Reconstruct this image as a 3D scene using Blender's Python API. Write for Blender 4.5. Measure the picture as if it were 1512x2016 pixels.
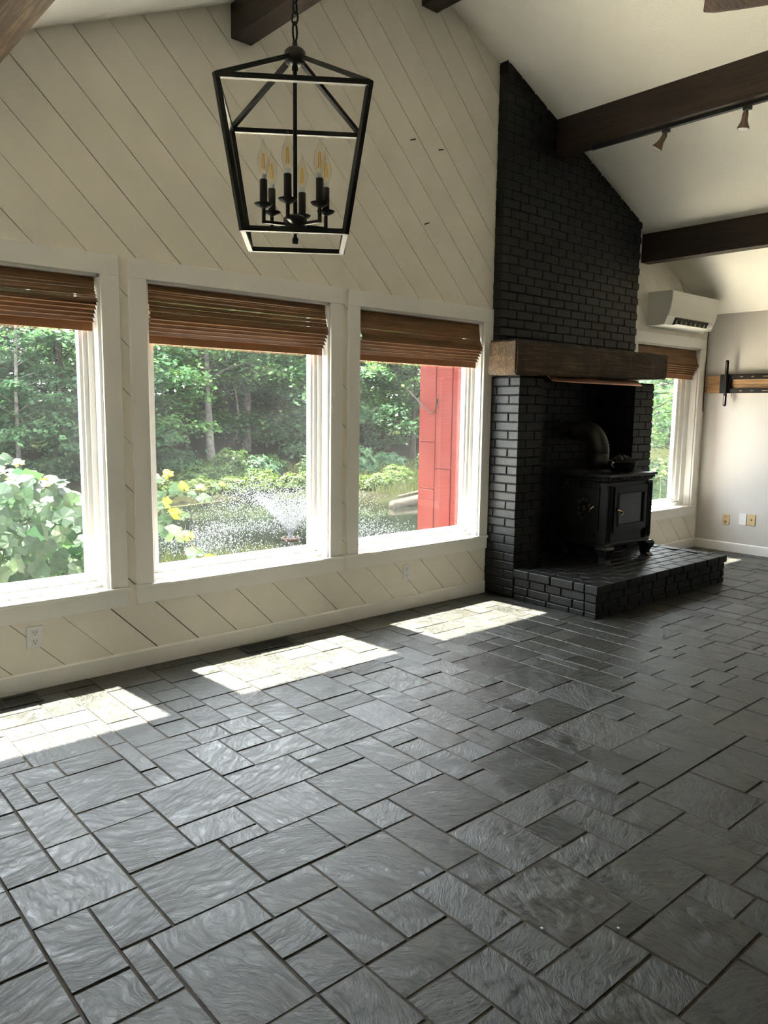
import bpy, bmesh, math, random
import numpy as np
from mathutils import Vector, Matrix

random.seed(7)
rng = np.random.default_rng(7)
for o in list(bpy.data.objects):
    bpy.data.objects.remove(o)
scene = bpy.context.scene
COL = scene.collection

# ------------------------------------------------------------------ camera
CAM = Vector((0.0, -4.4373, 1.6))
c_r = Vector((0.75303587, -0.65784598, 0.01325288))
c_u = Vector((0.0773787, 0.10854143, 0.99107583))
c_f = Vector((0.65341374, 0.74529016, -0.13263886))
cam_data = bpy.data.cameras.new('camera')
cam = bpy.data.objects.new('camera', cam_data)
COL.objects.link(cam)
cam.matrix_world = Matrix((
    (c_r.x, c_u.x, -c_f.x, CAM.x),
    (c_r.y, c_u.y, -c_f.y, CAM.y),
    (c_r.z, c_u.z, -c_f.z, CAM.z),
    (0, 0, 0, 1)))
cam_data.sensor_fit = 'HORIZONTAL'
cam_data.sensor_width = 36.0
cam_data.lens = 36.0 * 1513.3 / 1512.0
cam_data.clip_start = 0.05
cam_data.clip_end = 500
scene.camera = cam

# ------------------------------------------------------------------ light
scene.view_settings.view_transform = 'Standard'
scene.view_settings.look = 'None'
scene.view_settings.gamma = 1.0
scene.view_settings.use_curve_mapping = False
scene.view_settings.exposure = 3.88

world = bpy.data.worlds.new('world')
scene.world = world
world.use_nodes = True
wn = world.node_tree
bg = wn.nodes['Background']
bg.inputs['Color'].default_value = (0.87, 0.92, 1.0, 1)
bg.inputs['Strength'].default_value = 1.35

sun_data = bpy.data.lights.new('sun', 'SUN')
sun_data.energy = 7.3
sun_data.color = (1.0, 0.94, 0.84)
sun_data.angle = math.radians(0.9)
sun = bpy.data.objects.new('sun', sun_data)
COL.objects.link(sun)
sun.rotation_euler = Vector((0.028, -0.435, -1.0)).to_track_quat('-Z', 'Y').to_euler()
sun.location = (4, 8, 20)
scene.cycles.max_bounces = 12
scene.cycles.diffuse_bounces = 6
scene.cycles.transparent_max_bounces = 24
scene.cycles.sample_clamp_indirect = 6.0


# ------------------------------------------------------------------ materials
class NT:
    """small helper around a node tree"""
    def __init__(self, name):
        self.m = bpy.data.materials.new(name)
        self.m.use_nodes = True
        self.t = self.m.node_tree
        self.b = self.t.nodes['Principled BSDF']
        self.out = self.t.nodes['Material Output']

    def n(self, typ, **kw):
        nd = self.t.nodes.new(typ)
        for k, v in kw.items():
            if k.startswith('_'):
                setattr(nd, k[1:], v)
            else:
                nd.inputs[k].default_value = v
        return nd

    def l(self, a, b):
        self.t.links.new(a, b)

    def coords(self, scale=(1, 1, 1), kind='Object', rnd=0.0, rot=(0, 0, 0)):
        tc = self.n('ShaderNodeTexCoord')
        mp = self.n('ShaderNodeMapping')
        mp.inputs['Scale'].default_value = scale
        mp.inputs['Rotation'].default_value = rot
        src = tc.outputs[kind]
        if rnd:
            oi = self.n('ShaderNodeObjectInfo')
            mu = self.n('ShaderNodeMath', _operation='MULTIPLY')
            mu.inputs[1].default_value = rnd
            self.l(oi.outputs['Random'], mu.inputs[0])
            ad = self.n('ShaderNodeVectorMath', _operation='ADD')
            self.l(src, ad.inputs[0])
            self.l(mu.outputs[0], ad.inputs[1])
            src = ad.outputs[0]
        self.l(src, mp.inputs['Vector'])
        return mp.outputs[0]

    def noise(self, vec, scale, detail=4, rough=0.55, dist=0.0):
        nd = self.n('ShaderNodeTexNoise', Scale=scale, Detail=detail, Roughness=rough, Distortion=dist)
        if vec is not None:
            self.l(vec, nd.inputs['Vector'])
        return nd.outputs['Fac']

    def ramp(self, fac, stops):
        nd = self.n('ShaderNodeValToRGB')
        cr = nd.color_ramp
        while len(cr.elements) < len(stops):
            cr.elements.new(0.5)
        for e, (p, c) in zip(cr.elements, stops):
            e.position = p
            e.color = (*c, 1) if len(c) == 3 else c
        self.l(fac, nd.inputs['Fac'])
        return nd.outputs['Color']

    def mix(self, fac, a, b, mode='MIX'):
        nd = self.n('ShaderNodeMix', _data_type='RGBA', _blend_type=mode)
        for sock, v in ((nd.inputs[0], fac), (nd.inputs[6], a), (nd.inputs[7], b)):
            if isinstance(v, (int, float)):
                sock.default_value = v
            elif isinstance(v, tuple):
                sock.default_value = (*v, 1) if len(v) == 3 else v
            else:
                self.l(v, sock)
        return nd.outputs[2]

    def bump(self, h, strength=0.3, dist=0.01, prev=None):
        nd = self.n('ShaderNodeBump', Strength=strength, Distance=dist)
        self.l(h, nd.inputs['Height'])
        if prev is not None:
            self.l(prev, nd.inputs['Normal'])
        self.l(nd.outputs[0], self.b.inputs['Normal'])
        return nd.outputs[0]

    def rnd(self):
        return self.n('ShaderNodeObjectInfo').outputs['Random']


def schlick(t, f0=0.04):
    lw = t.n('ShaderNodeLayerWeight', Blend=0.5)
    pw = t.n('ShaderNodeMath', _operation='POWER')
    t.l(lw.outputs['Facing'], pw.inputs[0])
    pw.inputs[1].default_value = 5.0
    ma = t.n('ShaderNodeMath', _operation='MULTIPLY_ADD')
    t.l(pw.outputs[0], ma.inputs[0])
    ma.inputs[1].default_value = 1 - f0
    ma.inputs[2].default_value = f0
    return ma


def plain(name, col, rough=0.5, metal=0.0, spec=0.5, var=0.06, nscale=6.0, bump=0.0, bscale=40.0, bdist=0.002, rnd=7.0, coat=0.0):
    t = NT(name)
    v = t.coords(rnd=rnd)
    f = t.noise(v, nscale, 5)
    lo = tuple(max(0, c * (1 - var * 2)) for c in col)
    hi = tuple(min(1, c * (1 + var * 2)) for c in col)
    t.l(t.ramp(f, [(0.25, lo), (0.75, hi)]), t.b.inputs['Base Color'])
    t.b.inputs['Roughness'].default_value = rough
    t.b.inputs['Metallic'].default_value = metal
    t.b.inputs['Specular IOR Level'].default_value = spec
    t.b.inputs['Coat Weight'].default_value = coat
    if bump:
        t.bump(t.noise(v, bscale, 4), bump, bdist)
    return t.m


def wood(name, dark, light, axis, rough=0.55, scale=1.0, bump=0.25, knots=False):
    t = NT(name)
    sc = [14 * scale] * 3
    sc[axis] = 0.9 * scale
    v = t.coords(tuple(sc), rnd=9.0)
    f = t.noise(v, 1.6, 6, 0.62, 0.6)
    c = t.ramp(f, [(0.30, dark), (0.52, tuple((a + b) / 2 for a, b in zip(dark, light))), (0.72, light)])
    sc2 = [45 * scale] * 3
    sc2[axis] = 2.0 * scale
    g = t.noise(t.coords(tuple(sc2), rnd=5.0), 2.0, 3, 0.6)
    c = t.mix(t.ramp(g, [(0.35, (0, 0, 0)), (0.60, (1, 1, 1))]), tuple(x * 0.55 for x in dark), c)
    if knots:
        k = t.noise(t.coords((2.2, 2.2, 2.2), rnd=3.0), 2.0, 4, 0.6)
        c = t.mix(t.ramp(k, [(0.40, (1, 1, 1)), (0.55, (0, 0, 0))]), c, t.mix(0.6, c, tuple(x * 0.5 for x in dark)))
    t.l(c, t.b.inputs['Base Color'])
    t.b.inputs['Roughness'].default_value = rough
    t.bump(g, bump, 0.004)
    return t.m


M = {}
# painted shiplap, trim, drywall and ceiling
M['board'] = plain('board_paint', (0.87, 0.83, 0.74), 0.55, var=0.03, nscale=2.5, bump=0.06, bscale=60)
M['trim'] = plain('trim_paint', (0.88, 0.87, 0.835), 0.38, var=0.015, nscale=2.0)
M['vinyl'] = plain('window_vinyl', (0.83, 0.82, 0.79), 0.32, var=0.015)
M['drywall'] = plain('drywall_paint', (0.60, 0.577, 0.55), 0.6, var=0.02, nscale=1.2, bump=0.05, bscale=120)
M['backing'] = plain('wall_backing', (0.03, 0.028, 0.025), 0.9)
t = NT('ceiling_texture')
v = t.coords()
t.l(t.ramp(t.noise(v, 1.1, 3), [(0.2, (0.86, 0.83, 0.76)), (0.8, (0.90, 0.87, 0.80))]), t.b.inputs['Base Color'])
t.b.inputs['Roughness'].default_value = 0.9
t.bump(t.noise(v, 55, 5, 0.7), 0.55, 0.008)
M['ceiling'] = t.m
M['beam'] = wood('beam_stain', (0.018, 0.010, 0.006), (0.052, 0.026, 0.015), 1, 0.5)
M['beam_pale'] = wood('beam_stain_pale', (0.075, 0.045, 0.024), (0.20, 0.125, 0.066), 1, 0.55, knots=True)
M['mantel'] = wood('mantel_wood', (0.036, 0.019, 0.009), (0.15, 0.090, 0.045), 0, 0.75, 0.8, 0.6, True)
M['pine'] = wood('pine_board', (0.42, 0.23, 0.10), (0.64, 0.40, 0.20), 1, 0.6)

t = NT('black_brick_paint')
v = t.coords(rnd=11.0)
f = t.noise(v, 9, 5)
t.l(t.ramp(f, [(0.3, (0.004, 0.0041, 0.0035)), (0.75, (0.010, 0.0101, 0.009))]), t.b.inputs['Base Color'])
t.b.inputs['Roughness'].default_value = 0.5
t.b.inputs['Specular IOR Level'].default_value = 0.35
nb = t.bump(t.noise(v, 26, 6, 0.65, 0.4), 0.5, 0.008)
M['brick'] = t.m
M['mortar'] = plain('black_mortar_paint', (0.005, 0.005, 0.005), 0.8, spec=0.2, bump=0.4, bscale=70, bdist=0.004)

# slate: cleft, grey green, semi gloss
def slate(name, tone):
    t = NT(name)
    oi = t.n('ShaderNodeObjectInfo')
    ang = t.n('ShaderNodeMath', _operation='MULTIPLY')
    ang.inputs[1].default_value = 37.0
    t.l(oi.outputs['Random'], ang.inputs[0])
    tc = t.n('ShaderNodeTexCoord')
    vr = t.n('ShaderNodeVectorRotate', _rotation_type='Z_AXIS')
    t.l(tc.outputs['Object'], vr.inputs['Vector'])
    t.l(ang.outputs[0], vr.inputs['Angle'])
    ad = t.n('ShaderNodeVectorMath', _operation='ADD')
    cx = t.n('ShaderNodeCombineXYZ')
    mu = t.n('ShaderNodeMath', _operation='MULTIPLY')
    mu.inputs[1].default_value = 91.0
    t.l(oi.outputs['Random'], mu.inputs[0])
    t.l(mu.outputs[0], cx.inputs[2])
    t.l(vr.outputs[0], ad.inputs[0])
    t.l(cx.outputs[0], ad.inputs[1])
    # warp, then stretch for the cleavage ripples
    wn_ = t.n('ShaderNodeTexNoise', Scale=5.0, Detail=3.0)
    t.l(ad.outputs[0], wn_.inputs['Vector'])
    sb = t.n('ShaderNodeVectorMath', _operation='MULTIPLY_ADD')
    t.l(wn_.outputs['Color'], sb.inputs[0])
    sb.inputs[1].default_value = (0.16, 0.16, 0.0)
    t.l(ad.outputs[0], sb.inputs[2])
    mp = t.n('ShaderNodeMapping')
    mp.inputs['Scale'].default_value = (9.0, 38.0, 1.0)
    t.l(sb.outputs[0], mp.inputs['Vector'])
    rip = t.noise(mp.outputs[0], 1.2, 9, 0.70, 1.3)
    big = t.noise(ad.outputs[0], 5.5, 4, 0.55)
    fine = t.noise(ad.outputs[0], 130, 5, 0.65)
    fleck = t.noise(mp.outputs[0], 2.6, 5, 0.6, 0.5)
    base = t.ramp(rip, [(0.38, tuple(c * 0.22 for c in tone)), (0.47, tuple(c * 0.85 for c in tone)), (0.62, tuple(c * 1.4 for c in tone))])
    base = t.mix(t.ramp(big, [(0.35, (0, 0, 0)), (0.7, (0.55, 0.55, 0.55))]), base, tuple(c * k for c, k in zip(tone, (1.08, 1.0, 0.92))), 'MIX')
    base = t.mix(t.ramp(fleck, [(0.36, (0.9, 0.9, 0.9)), (0.44, (0, 0, 0))]), base, tuple(c * 0.22 for c in tone))
    sp = t.n('ShaderNodeMath', _operation='MULTIPLY')
    t.l(oi.outputs['Random'], sp.inputs[0])
    sp.inputs[1].default_value = 13.7
    fr = t.n('ShaderNodeMath', _operation='FRACT')
    t.l(sp.outputs[0], fr.inputs[0])
    shade = t.ramp(fr.outputs[0], [(0.0, (0.80, 0.80, 0.79)), (0.45, (1.0, 1.03, 1.0)), (0.8, (1.05, 1.10, 1.06)), (1.0, (1.12, 1.05, 0.97))])
    base = t.mix(1.0, base, shade, 'MULTIPLY')
    t.l(base, t.b.inputs['Base Color'])
    t.b.inputs['Specular IOR Level'].default_value = 0.5
    rr = t.ramp(big, [(0.3, (0.28, 0.28, 0.28)), (0.75, (0.40, 0.40, 0.40))])
    t.l(rr, t.b.inputs['Roughness'])
    p = t.bump(rip, 0.85, 0.0060)
    p = t.bump(fine, 0.30, 0.0012, p)
    p = t.bump(fleck, 0.45, 0.004, p)
    p = t.bump(big, 0.18, 0.010, p)
    return t.m


M['slate'] = slate('slate', (0.036, 0.0357, 0.0305))
M['grout'] = plain('grout', (0.080, 0.067, 0.053), 0.85, spec=0.1, var=0.15, nscale=20, bump=0.3, bscale=90)

t = NT('window_glass')                          # clear pane with a little dust and reflection
tr = t.n('ShaderNodeBsdfTransparent')
tr.inputs[0].default_value = (0.965, 0.985, 0.975, 1)
gl = t.n('ShaderNodeBsdfGlossy', Roughness=0.02)
du = t.n('ShaderNodeBsdfTranslucent')
du.inputs[0].default_value = (0.9, 0.92, 0.95, 1)
fz = schlick(t)
mx1 = t.n('ShaderNodeMixShader')
t.l(fz.outputs[0], mx1.inputs[0]); t.l(tr.outputs[0], mx1.inputs[1]); t.l(gl.outputs[0], mx1.inputs[2])
mx2 = t.n('ShaderNodeMixShader')
dn = t.ramp(t.noise(t.coords((1, 1, 0.6)), 2.6, 4), [(0.35, (0.0014, 0.0014, 0.0014)), (0.75, (0.0042, 0.0042, 0.0042))])
t.l(dn, mx2.inputs[0]); t.l(mx1.outputs[0], mx2.inputs[1]); t.l(du.outputs[0], mx2.inputs[2])
t.l(mx2.outputs[0], t.out.inputs['Surface'])
M['glass'] = t.m

t = NT('bulb_glass')
tr = t.n('ShaderNodeBsdfTransparent')
tr.inputs[0].default_value = (0.97, 0.95, 0.90, 1)
gl = t.n('ShaderNodeBsdfGlossy', Roughness=0.03)
fz = schlick(t)
mx1 = t.n('ShaderNodeMixShader')
t.l(fz.outputs[0], mx1.inputs[0]); t.l(tr.outputs[0], mx1.inputs[1]); t.l(gl.outputs[0], mx1.inputs[2])
t.l(mx1.outputs[0], t.out.inputs['Surface'])
M['bulb'] = t.m
M['filament'] = plain('filament_phosphor', (0.95, 0.62, 0.12), 0.5)
M['black_metal'] = plain('black_metal', (0.008, 0.008, 0.0085), 0.45, spec=0.35)
M['black_plastic'] = plain('black_plastic', (0.015, 0.015, 0.016), 0.45)
M['cast_iron'] = plain('cast_iron', (0.007, 0.0072, 0.0075), 0.38, spec=0.38, bump=0.25, bscale=90, bdist=0.002)
M['pipe'] = plain('stove_pipe_steel', (0.010, 0.008, 0.007), 0.45, metal=0.0, spec=0.35)
M['stove_glass'] = plain('stove_glass', (0.012, 0.013, 0.015), 0.06, spec=0.8, var=0.02)
M['brass'] = plain('brass', (0.72, 0.55, 0.27), 0.22, metal=1.0)
M['steel'] = plain('steel', (0.50, 0.49, 0.47), 0.32, metal=1.0)
M['dull_steel'] = plain('dull_steel', (0.016, 0.014, 0.013), 0.6, metal=0.0, spec=0.0)
M['copper'] = plain('copper', (0.78, 0.44, 0.34), 0.28, metal=1.0)
M['bronze'] = plain('bronze', (0.22, 0.16, 0.11), 0.34, metal=0.85)
M['lamp_face'] = plain('lamp_face', (0.75, 0.75, 0.74), 0.3)
M['ac'] = plain('ac_plastic', (0.72, 0.71, 0.67), 0.35, var=0.01)
M['white_plate'] = plain('white_plate', (0.82, 0.82, 0.83), 0.35, var=0.01)
M['almond'] = plain('almond_plate', (0.62, 0.46, 0.24), 0.4, var=0.02)
M['dark_slot'] = plain('dark_slot', (0.02, 0.018, 0.016), 0.6)
M['vent'] = plain('vent_metal', (0.022, 0.021, 0.020), 0.5, metal=0.3)
M['fan_blade'] = wood('fan_blade', (0.05, 0.025, 0.018), (0.12, 0.065, 0.045), 0, 0.5)
M['lump'] = plain('charred_lump', (0.05, 0.046, 0.042), 0.8, var=0.25, nscale=20, bump=0.5, bscale=60)


# woven bamboo: fine horizontal splints, lets some light through
def bamboo(name, dark, light, trans):
    t = NT(name)
    v = t.coords((1.2, 1.2, 260), rnd=2.0)
    f = t.noise(v, 1.0, 3, 0.6, 0.2)
    v2 = t.coords((3.0, 3.0, 28), rnd=4.0)
    g = t.noise(v2, 1.0, 3, 0.6)
    c = t.ramp(f, [(0.28, dark), (0.72, light)])
    c = t.mix(t.ramp(g, [(0.35, (0.55, 0.55, 0.55)), (0.65, (0, 0, 0))]), c, tuple(x * 0.55 for x in dark))
    t.l(c, t.b.inputs['Base Color'])
    t.b.inputs['Roughness'].default_value = 0.6
    t.bump(f, 0.4, 0.003)
    tl = t.n('ShaderNodeBsdfTranslucent')
    t.l(c, tl.inputs[0])
    mx = t.n('ShaderNodeMixShader')
    mx.inputs[0].default_value = trans
    t.l(t.b.outputs[0], mx.inputs[1]); t.l(tl.outputs[0], mx.inputs[2])
    t.l(mx.outputs[0], t.out.inputs['Surface'])
    return t.m


M['bamboo'] = bamboo('bamboo_weave', (0.13, 0.062, 0.022), (0.34, 0.18, 0.072), 0.16)
M['bamboo_edge'] = plain('bamboo_edge', (0.50, 0.30, 0.19), 0.5, var=0.05)
M['bamboo_rail'] = plain('bamboo_rail', (0.30, 0.135, 0.055), 0.5, var=0.06)


# outside
def leafmat(name, stops, trans=0.45, rough=0.5, pos_scale=0.35, sp=0.14):
    t = NT(name)
    geo = t.n('ShaderNodeNewGeometry')
    oi = t.n('ShaderNodeObjectInfo')
    ri = t.noise(t.coords((1, 1, 1), kind='Object', rnd=20.0), pos_scale, 3, 0.6)
    wn2 = t.n('ShaderNodeTexWhiteNoise', _noise_dimensions='1D')
    mu = t.n('ShaderNodeMath', _operation='ADD')
    t.l(geo.outputs['Random Per Island'], mu.inputs[0]); t.l(oi.outputs['Random'], mu.inputs[1])
    t.l(mu.outputs[0], wn2.inputs['W'])
    av = t.n('ShaderNodeMath', _operation='MULTIPLY_ADD')
    t.l(wn2.outputs['Value'], av.inputs[0])
    av.inputs[1].default_value = 0.5
    hf = t.n('ShaderNodeMath', _operation='MULTIPLY')
    t.l(ri, hf.inputs[0]); hf.inputs[1].default_value = 0.5
    t.l(hf.outputs[0], av.inputs[2])
    c = t.ramp(av.outputs[0], stops)
    t.l(c, t.b.inputs['Base Color'])
    t.b.inputs['Roughness'].default_value = rough
    t.b.inputs['Specular IOR Level'].default_value = sp
    tl = t.n('ShaderNodeBsdfTranslucent')
    hs = t.n('ShaderNodeHueSaturation', Saturation=1.15, Value=1.25)
    t.l(c, hs.inputs['Color']); t.l(hs.outputs[0], tl.inputs[0])
    mx = t.n('ShaderNodeMixShader')
    mx.inputs[0].default_value = trans
    t.l(t.b.outputs[0], mx.inputs[1]); t.l(tl.outputs[0], mx.inputs[2])
    t.l(mx.outputs[0], t.out.inputs['Surface'])
    return t.m


M['maple_leaf'] = leafmat('maple_leaf', [(0.1, (0.026, 0.064, 0.022)), (0.5, (0.056, 0.112, 0.038)), (0.9, (0.112, 0.180, 0.053))])
M['dark_leaf'] = leafmat('dark_leaf', [(0.1, (0.017, 0.041, 0.021)), (0.5, (0.034, 0.071, 0.032)), (0.9, (0.064, 0.105, 0.041))])
M['shrub_leaf'] = leafmat('shrub_leaf', [(0.1, (0.013, 0.029, 0.008)), (0.5, (0.025, 0.048, 0.011)), (0.9, (0.041, 0.066, 0.016))])
M['bank_leaf'] = leafmat('bank_leaf', [(0.1, (0.019, 0.035, 0.006)), (0.5, (0.035, 0.058, 0.009)), (0.9, (0.056, 0.074, 0.015))])
M['vine_leaf'] = leafmat('vine_leaf', [(0.1, (0.016, 0.034, 0.018)), (0.5, (0.034, 0.060, 0.032)), (0.9, (0.070, 0.098, 0.048))], 0.4, 0.45, 1.0, 0.28)
M['vine_young'] = leafmat('vine_young', [(0.1, (0.101, 0.117, 0.009)), (0.9, (0.173, 0.173, 0.025))], 0.5, 0.45, 1.0, 0.5)
M['grass_blade'] = leafmat('grass_blade', [(0.1, (0.022, 0.030, 0.008)), (0.9, (0.043, 0.045, 0.015))], 0.35)
M['stem'] = plain('vine_stem', (0.055, 0.055, 0.018), 0.7, spec=0.1)
M['bark_pale'] = plain('bark_pale', (0.085, 0.078, 0.066), 0.85, spec=0.0, var=0.3, nscale=7, bump=0.6, bscale=14, bdist=0.03)
M['bark_dark'] = plain('bark_dark', (0.03, 0.026, 0.021), 0.9, spec=0.0, var=0.25, nscale=6, bump=0.6, bscale=14, bdist=0.03)
M['log'] = plain('weathered_log', (0.05, 0.042, 0.032), 0.85, spec=0.0, var=0.2, nscale=8, bump=0.5, bscale=30, bdist=0.01)
t = NT('ground_cover')
v = t.coords()
f = t.noise(v, 0.5, 6, 0.6)
g = t.noise(v, 9, 4, 0.6)
c = t.ramp(f, [(0.35, (0.010, 0.0075, 0.005)), (0.5, (0.012, 0.0135, 0.005)), (0.7, (0.014, 0.021, 0.006))])
t.l(t.mix(0.5, c, t.ramp(g, [(0.3, (0.005, 0.006, 0.003)), (0.7, (0.018, 0.021, 0.009))])), t.b.inputs['Base Color'])
t.b.inputs['Roughness'].default_value = 0.95
t.bump(g, 0.6, 0.05)
t.b.inputs['Specular IOR Level'].default_value = 0.0
M['ground'] = t.m
t = NT('pond_water')
t.b.inputs['Base Color'].default_value = (0.0035, 0.0045, 0.003, 1)
t.b.inputs['Roughness'].default_value = 0.07
t.b.inputs['IOR'].default_value = 1.33
v = t.coords((1.0, 1.0, 1.0))
t.bump(t.noise(v, 5.0, 4, 0.6), 0.06, 0.03)
M['water'] = t.m
t = NT('spray_water')
t.b.inputs['Base Color'].default_value = (0.34, 0.35, 0.36, 1)
t.b.inputs['Roughness'].default_value = 0.25
tl = t.n('ShaderNodeBsdfTranslucent')
tl.inputs[0].default_value = (0.34, 0.35, 0.36, 1)
mx = t.n('ShaderNodeMixShader')
mx.inputs[0].default_value = 0.6
t.l(t.b.outputs[0], mx.inputs[1]); t.l(tl.outputs[0], mx.inputs[2]); t.l(mx.outputs[0], t.out.inputs['Surface'])
M['spray'] = t.m
t = NT('red_siding')
v = t.coords((5, 5, 90), rnd=3.0)
f = t.noise(v, 1.0, 4, 0.6)
t.l(t.ramp(f, [(0.3, (0.041, 0.0026, 0.0013)), (0.7, (0.054, 0.0040, 0.0020))]), t.b.inputs['Base Color'])
t.b.inputs['Roughness'].default_value = 0.7
t.bump(f, 0.5, 0.006)
t.b.inputs['Specular IOR Level'].default_value = 0.08
M['red'] = t.m
M['bounce_slab'] = plain('bounce_slab_pale', (0.84, 0.75, 0.58), 0.9, var=0.06)  # pale warm colour of the added slab, to bounce light indoors
M['float'] = plain('float_plastic', (0.05, 0.03, 0.022), 0.6, spec=0.1)
M['roof'] = plain('roof_shingle', (0.08, 0.075, 0.07), 0.9)


# ------------------------------------------------------------------ mesh helpers
class MB:
    def __init__(self):
        self.v = []
        self.f = []

    def add(self, vs, fs):
        b = len(self.v)
        self.v += [tuple(x) for x in vs]
        self.f += [tuple(i + b for i in f) for f in fs]
        return self

    def box(self, x0, y0, z0, x1, y1, z1):
        vs = [(x0, y0, z0), (x1, y0, z0), (x1, y1, z0), (x0, y1, z0), (x0, y0, z1), (x1, y0, z1), (x1, y1, z1), (x0, y1, z1)]
        fs = [(3, 2, 1, 0), (4, 5, 6, 7), (0, 1, 5, 4), (1, 2, 6, 5), (2, 3, 7, 6), (3, 0, 4, 7)]
        return self.add(vs, fs)

    def cbox(self, x0, y0, z0, x1, y1, z1, c):
        """box with chamfered edges"""
        cx, cy, cz = (x0 + x1) / 2, (y0 + y1) / 2, (z0 + z1) / 2
        hx, hy, hz = (x1 - x0) / 2, (y1 - y0) / 2, (z1 - z0) / 2
        c = min(c, hx * .9, hy * .9, hz * .9)
        bm = bmesh.new()
        bmesh.ops.create_cube(bm, size=2.0)
        for q in bm.verts:
            q.co = Vector((cx + q.co.x * hx, cy + q.co.y * hy, cz + q.co.z * hz))
        bmesh.ops.bevel(bm, geom=bm.edges[:], offset=c, segments=1, affect='EDGES')
        bm.verts.ensure_lookup_table()
        for i, q in enumerate(bm.verts):
            q.index = i
        self.add([q.co[:] for q in bm.verts], [[q.index for q in f.verts] for f in bm.faces])
        bm.free()
        return self

    def prism(self, poly, a, b, axis='y'):
        """extrude a 2d polygon (list of pairs) along an axis from a to b"""
        n = len(poly)
        def p3(p, t):
            if axis == 'y': return (p[0], t, p[1])
            if axis == 'x': return (t, p[0], p[1])
            return (p[0], p[1], t)
        vs = [p3(p, a) for p in poly] + [p3(p, b) for p in poly]
        fs = [tuple(range(n)), tuple(range(2 * n - 1, n - 1, -1))]
        fs += [(i, i + n, (i + 1) % n + n, (i + 1) % n) for i in range(n)]
        return self.add(vs, fs)

    def tube(self, pts, r, n=8, caps=True):
        pts = [Vector(p) for p in pts]
        rs = r if isinstance(r, (list, tuple)) else [r] * len(pts)
        rings = []
        up = None
        for i, p in enumerate(pts):
            d = (pts[min(i + 1, len(pts) - 1)] - pts[max(i - 1, 0)]).normalized()
            if up is None:
                up = Vector((0, 0, 1)) if abs(d.z) < 0.9 else Vector((1, 0, 0))
            s = d.cross(up).normalized()
            up = s.cross(d).normalized()
            rings.append([p + (s * math.cos(2 * math.pi * k / n) + up * math.sin(2 * math.pi * k / n)) * rs[i] for k in range(n)])
        b = len(self.v)
        for rg in rings:
            self.v += [q[:] for q in rg]
        for i in range(len(rings) - 1):
            for k in range(n):
                self.f.append((b + i * n + k, b + i * n + (k + 1) % n, b + (i + 1) * n + (k + 1) % n, b + (i + 1) * n + k))
        if caps:
            self.f.append(tuple(b + k for k in reversed(range(n))))
            self.f.append(tuple(b + (len(rings) - 1) * n + k for k in range(n)))
        return self

    def bar(self, p, q, w, h=None):
        """square bar between two points"""
        h = h or w
        p, q = Vector(p), Vector(q)
        d = (q - p).normalized()
        up = Vector((0, 0, 1)) if abs(d.z) < 0.95 else Vector((1, 0, 0))
        s = d.cross(up).normalized() * w / 2
        u = s.cross(d).normalized() * h / 2
        vs = [p - s - u, p + s - u, p + s + u, p - s + u, q - s - u, q + s - u, q + s + u, q - s + u]
        fs = [(3, 2, 1, 0), (4, 5, 6, 7), (0, 1, 5, 4), (1, 2, 6, 5), (2, 3, 7, 6), (3, 0, 4, 7)]
        return self.add([x[:] for x in vs], fs)

    def lathe(self, prof, c=(0, 0, 0), n=20, mat=None):
        b = len(self.v)
        for r, z in prof:
            for k in range(n):
                a = 2 * math.pi * k / n
                p = Vector((r * math.cos(a), r * math.sin(a), z))
                if mat is not None:
                    p = mat @ p
                self.v.append((p.x + c[0], p.y + c[1], p.z + c[2]))
        for i in range(len(prof) - 1):
            for k in range(n):
                self.f.append((b + i * n + k, b + i * n + (k + 1) % n, b + (i + 1) * n + (k + 1) % n, b + (i + 1) * n + k))
        self.f.append(tuple(b + k for k in reversed(range(n))))
        self.f.append(tuple(b + (len(prof) - 1) * n + k for k in range(n)))
        return self

    def mesh(self, name, smooth=False):
        me = bpy.data.meshes.new(name)
        me.from_pydata(self.v, [], self.f)
        me.validate()
        if smooth:
            for p in me.polygons:
                p.use_smooth = True
        return me


def link(name, me, mat=None, parent=None, loc=None):
    o = bpy.data.objects.new(name, me)
    COL.objects.link(o)
    if me is not None and mat is not None and not me.materials:
        me.materials.append(mat)
    if parent is not None:
        o.parent = parent
        o.location = Vector(loc or (0, 0, 0))
    elif loc is not None:
        o.location = loc
    return o


def obj(name, mb, mat, parent=None, smooth=False, origin=None):
    """one mesh object; world coordinates in mb, origin moved to `origin` (default: the parent's, else box bottom centre)"""
    vs = np.array(mb.v, float)
    if parent is not None:
        pw = Vector(parent['_o']) if '_o' in parent else parent.location
    else:
        pw = Vector((0, 0, 0))
    if origin is None:
        lo, hi = vs.min(0), vs.max(0)
        origin = ((lo[0] + hi[0]) / 2, (lo[1] + hi[1]) / 2, lo[2] if parent is None else (lo[2] + hi[2]) / 2)
    org = Vector(origin)
    mb.v = [(x - org.x, y - org.y, z - org.z) for x, y, z in mb.v]
    me = mb.mesh(name, smooth)
    o = link(name, me, mat, parent)
    o.location = org - pw
    o['_o'] = tuple(org)
    return o


def thing(name, label, cat, loc=(0, 0, 0), group=None, kind=None):
    o = bpy.data.objects.new(name, None)
    COL.objects.link(o)
    o.location = loc
    o['_o'] = tuple(loc)
    tag(o, label, cat, group, kind)
    return o


def tag(o, label=None, cat=None, group=None, kind=None):
    if label: o['label'] = label
    if cat: o['category'] = cat
    if group: o['group'] = group
    if kind: o['kind'] = kind
    return o


def struct(name, mb, mat, label, cat):
    o = obj(name, mb, mat)
    return tag(o, label, cat, None, 'structure')


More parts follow.
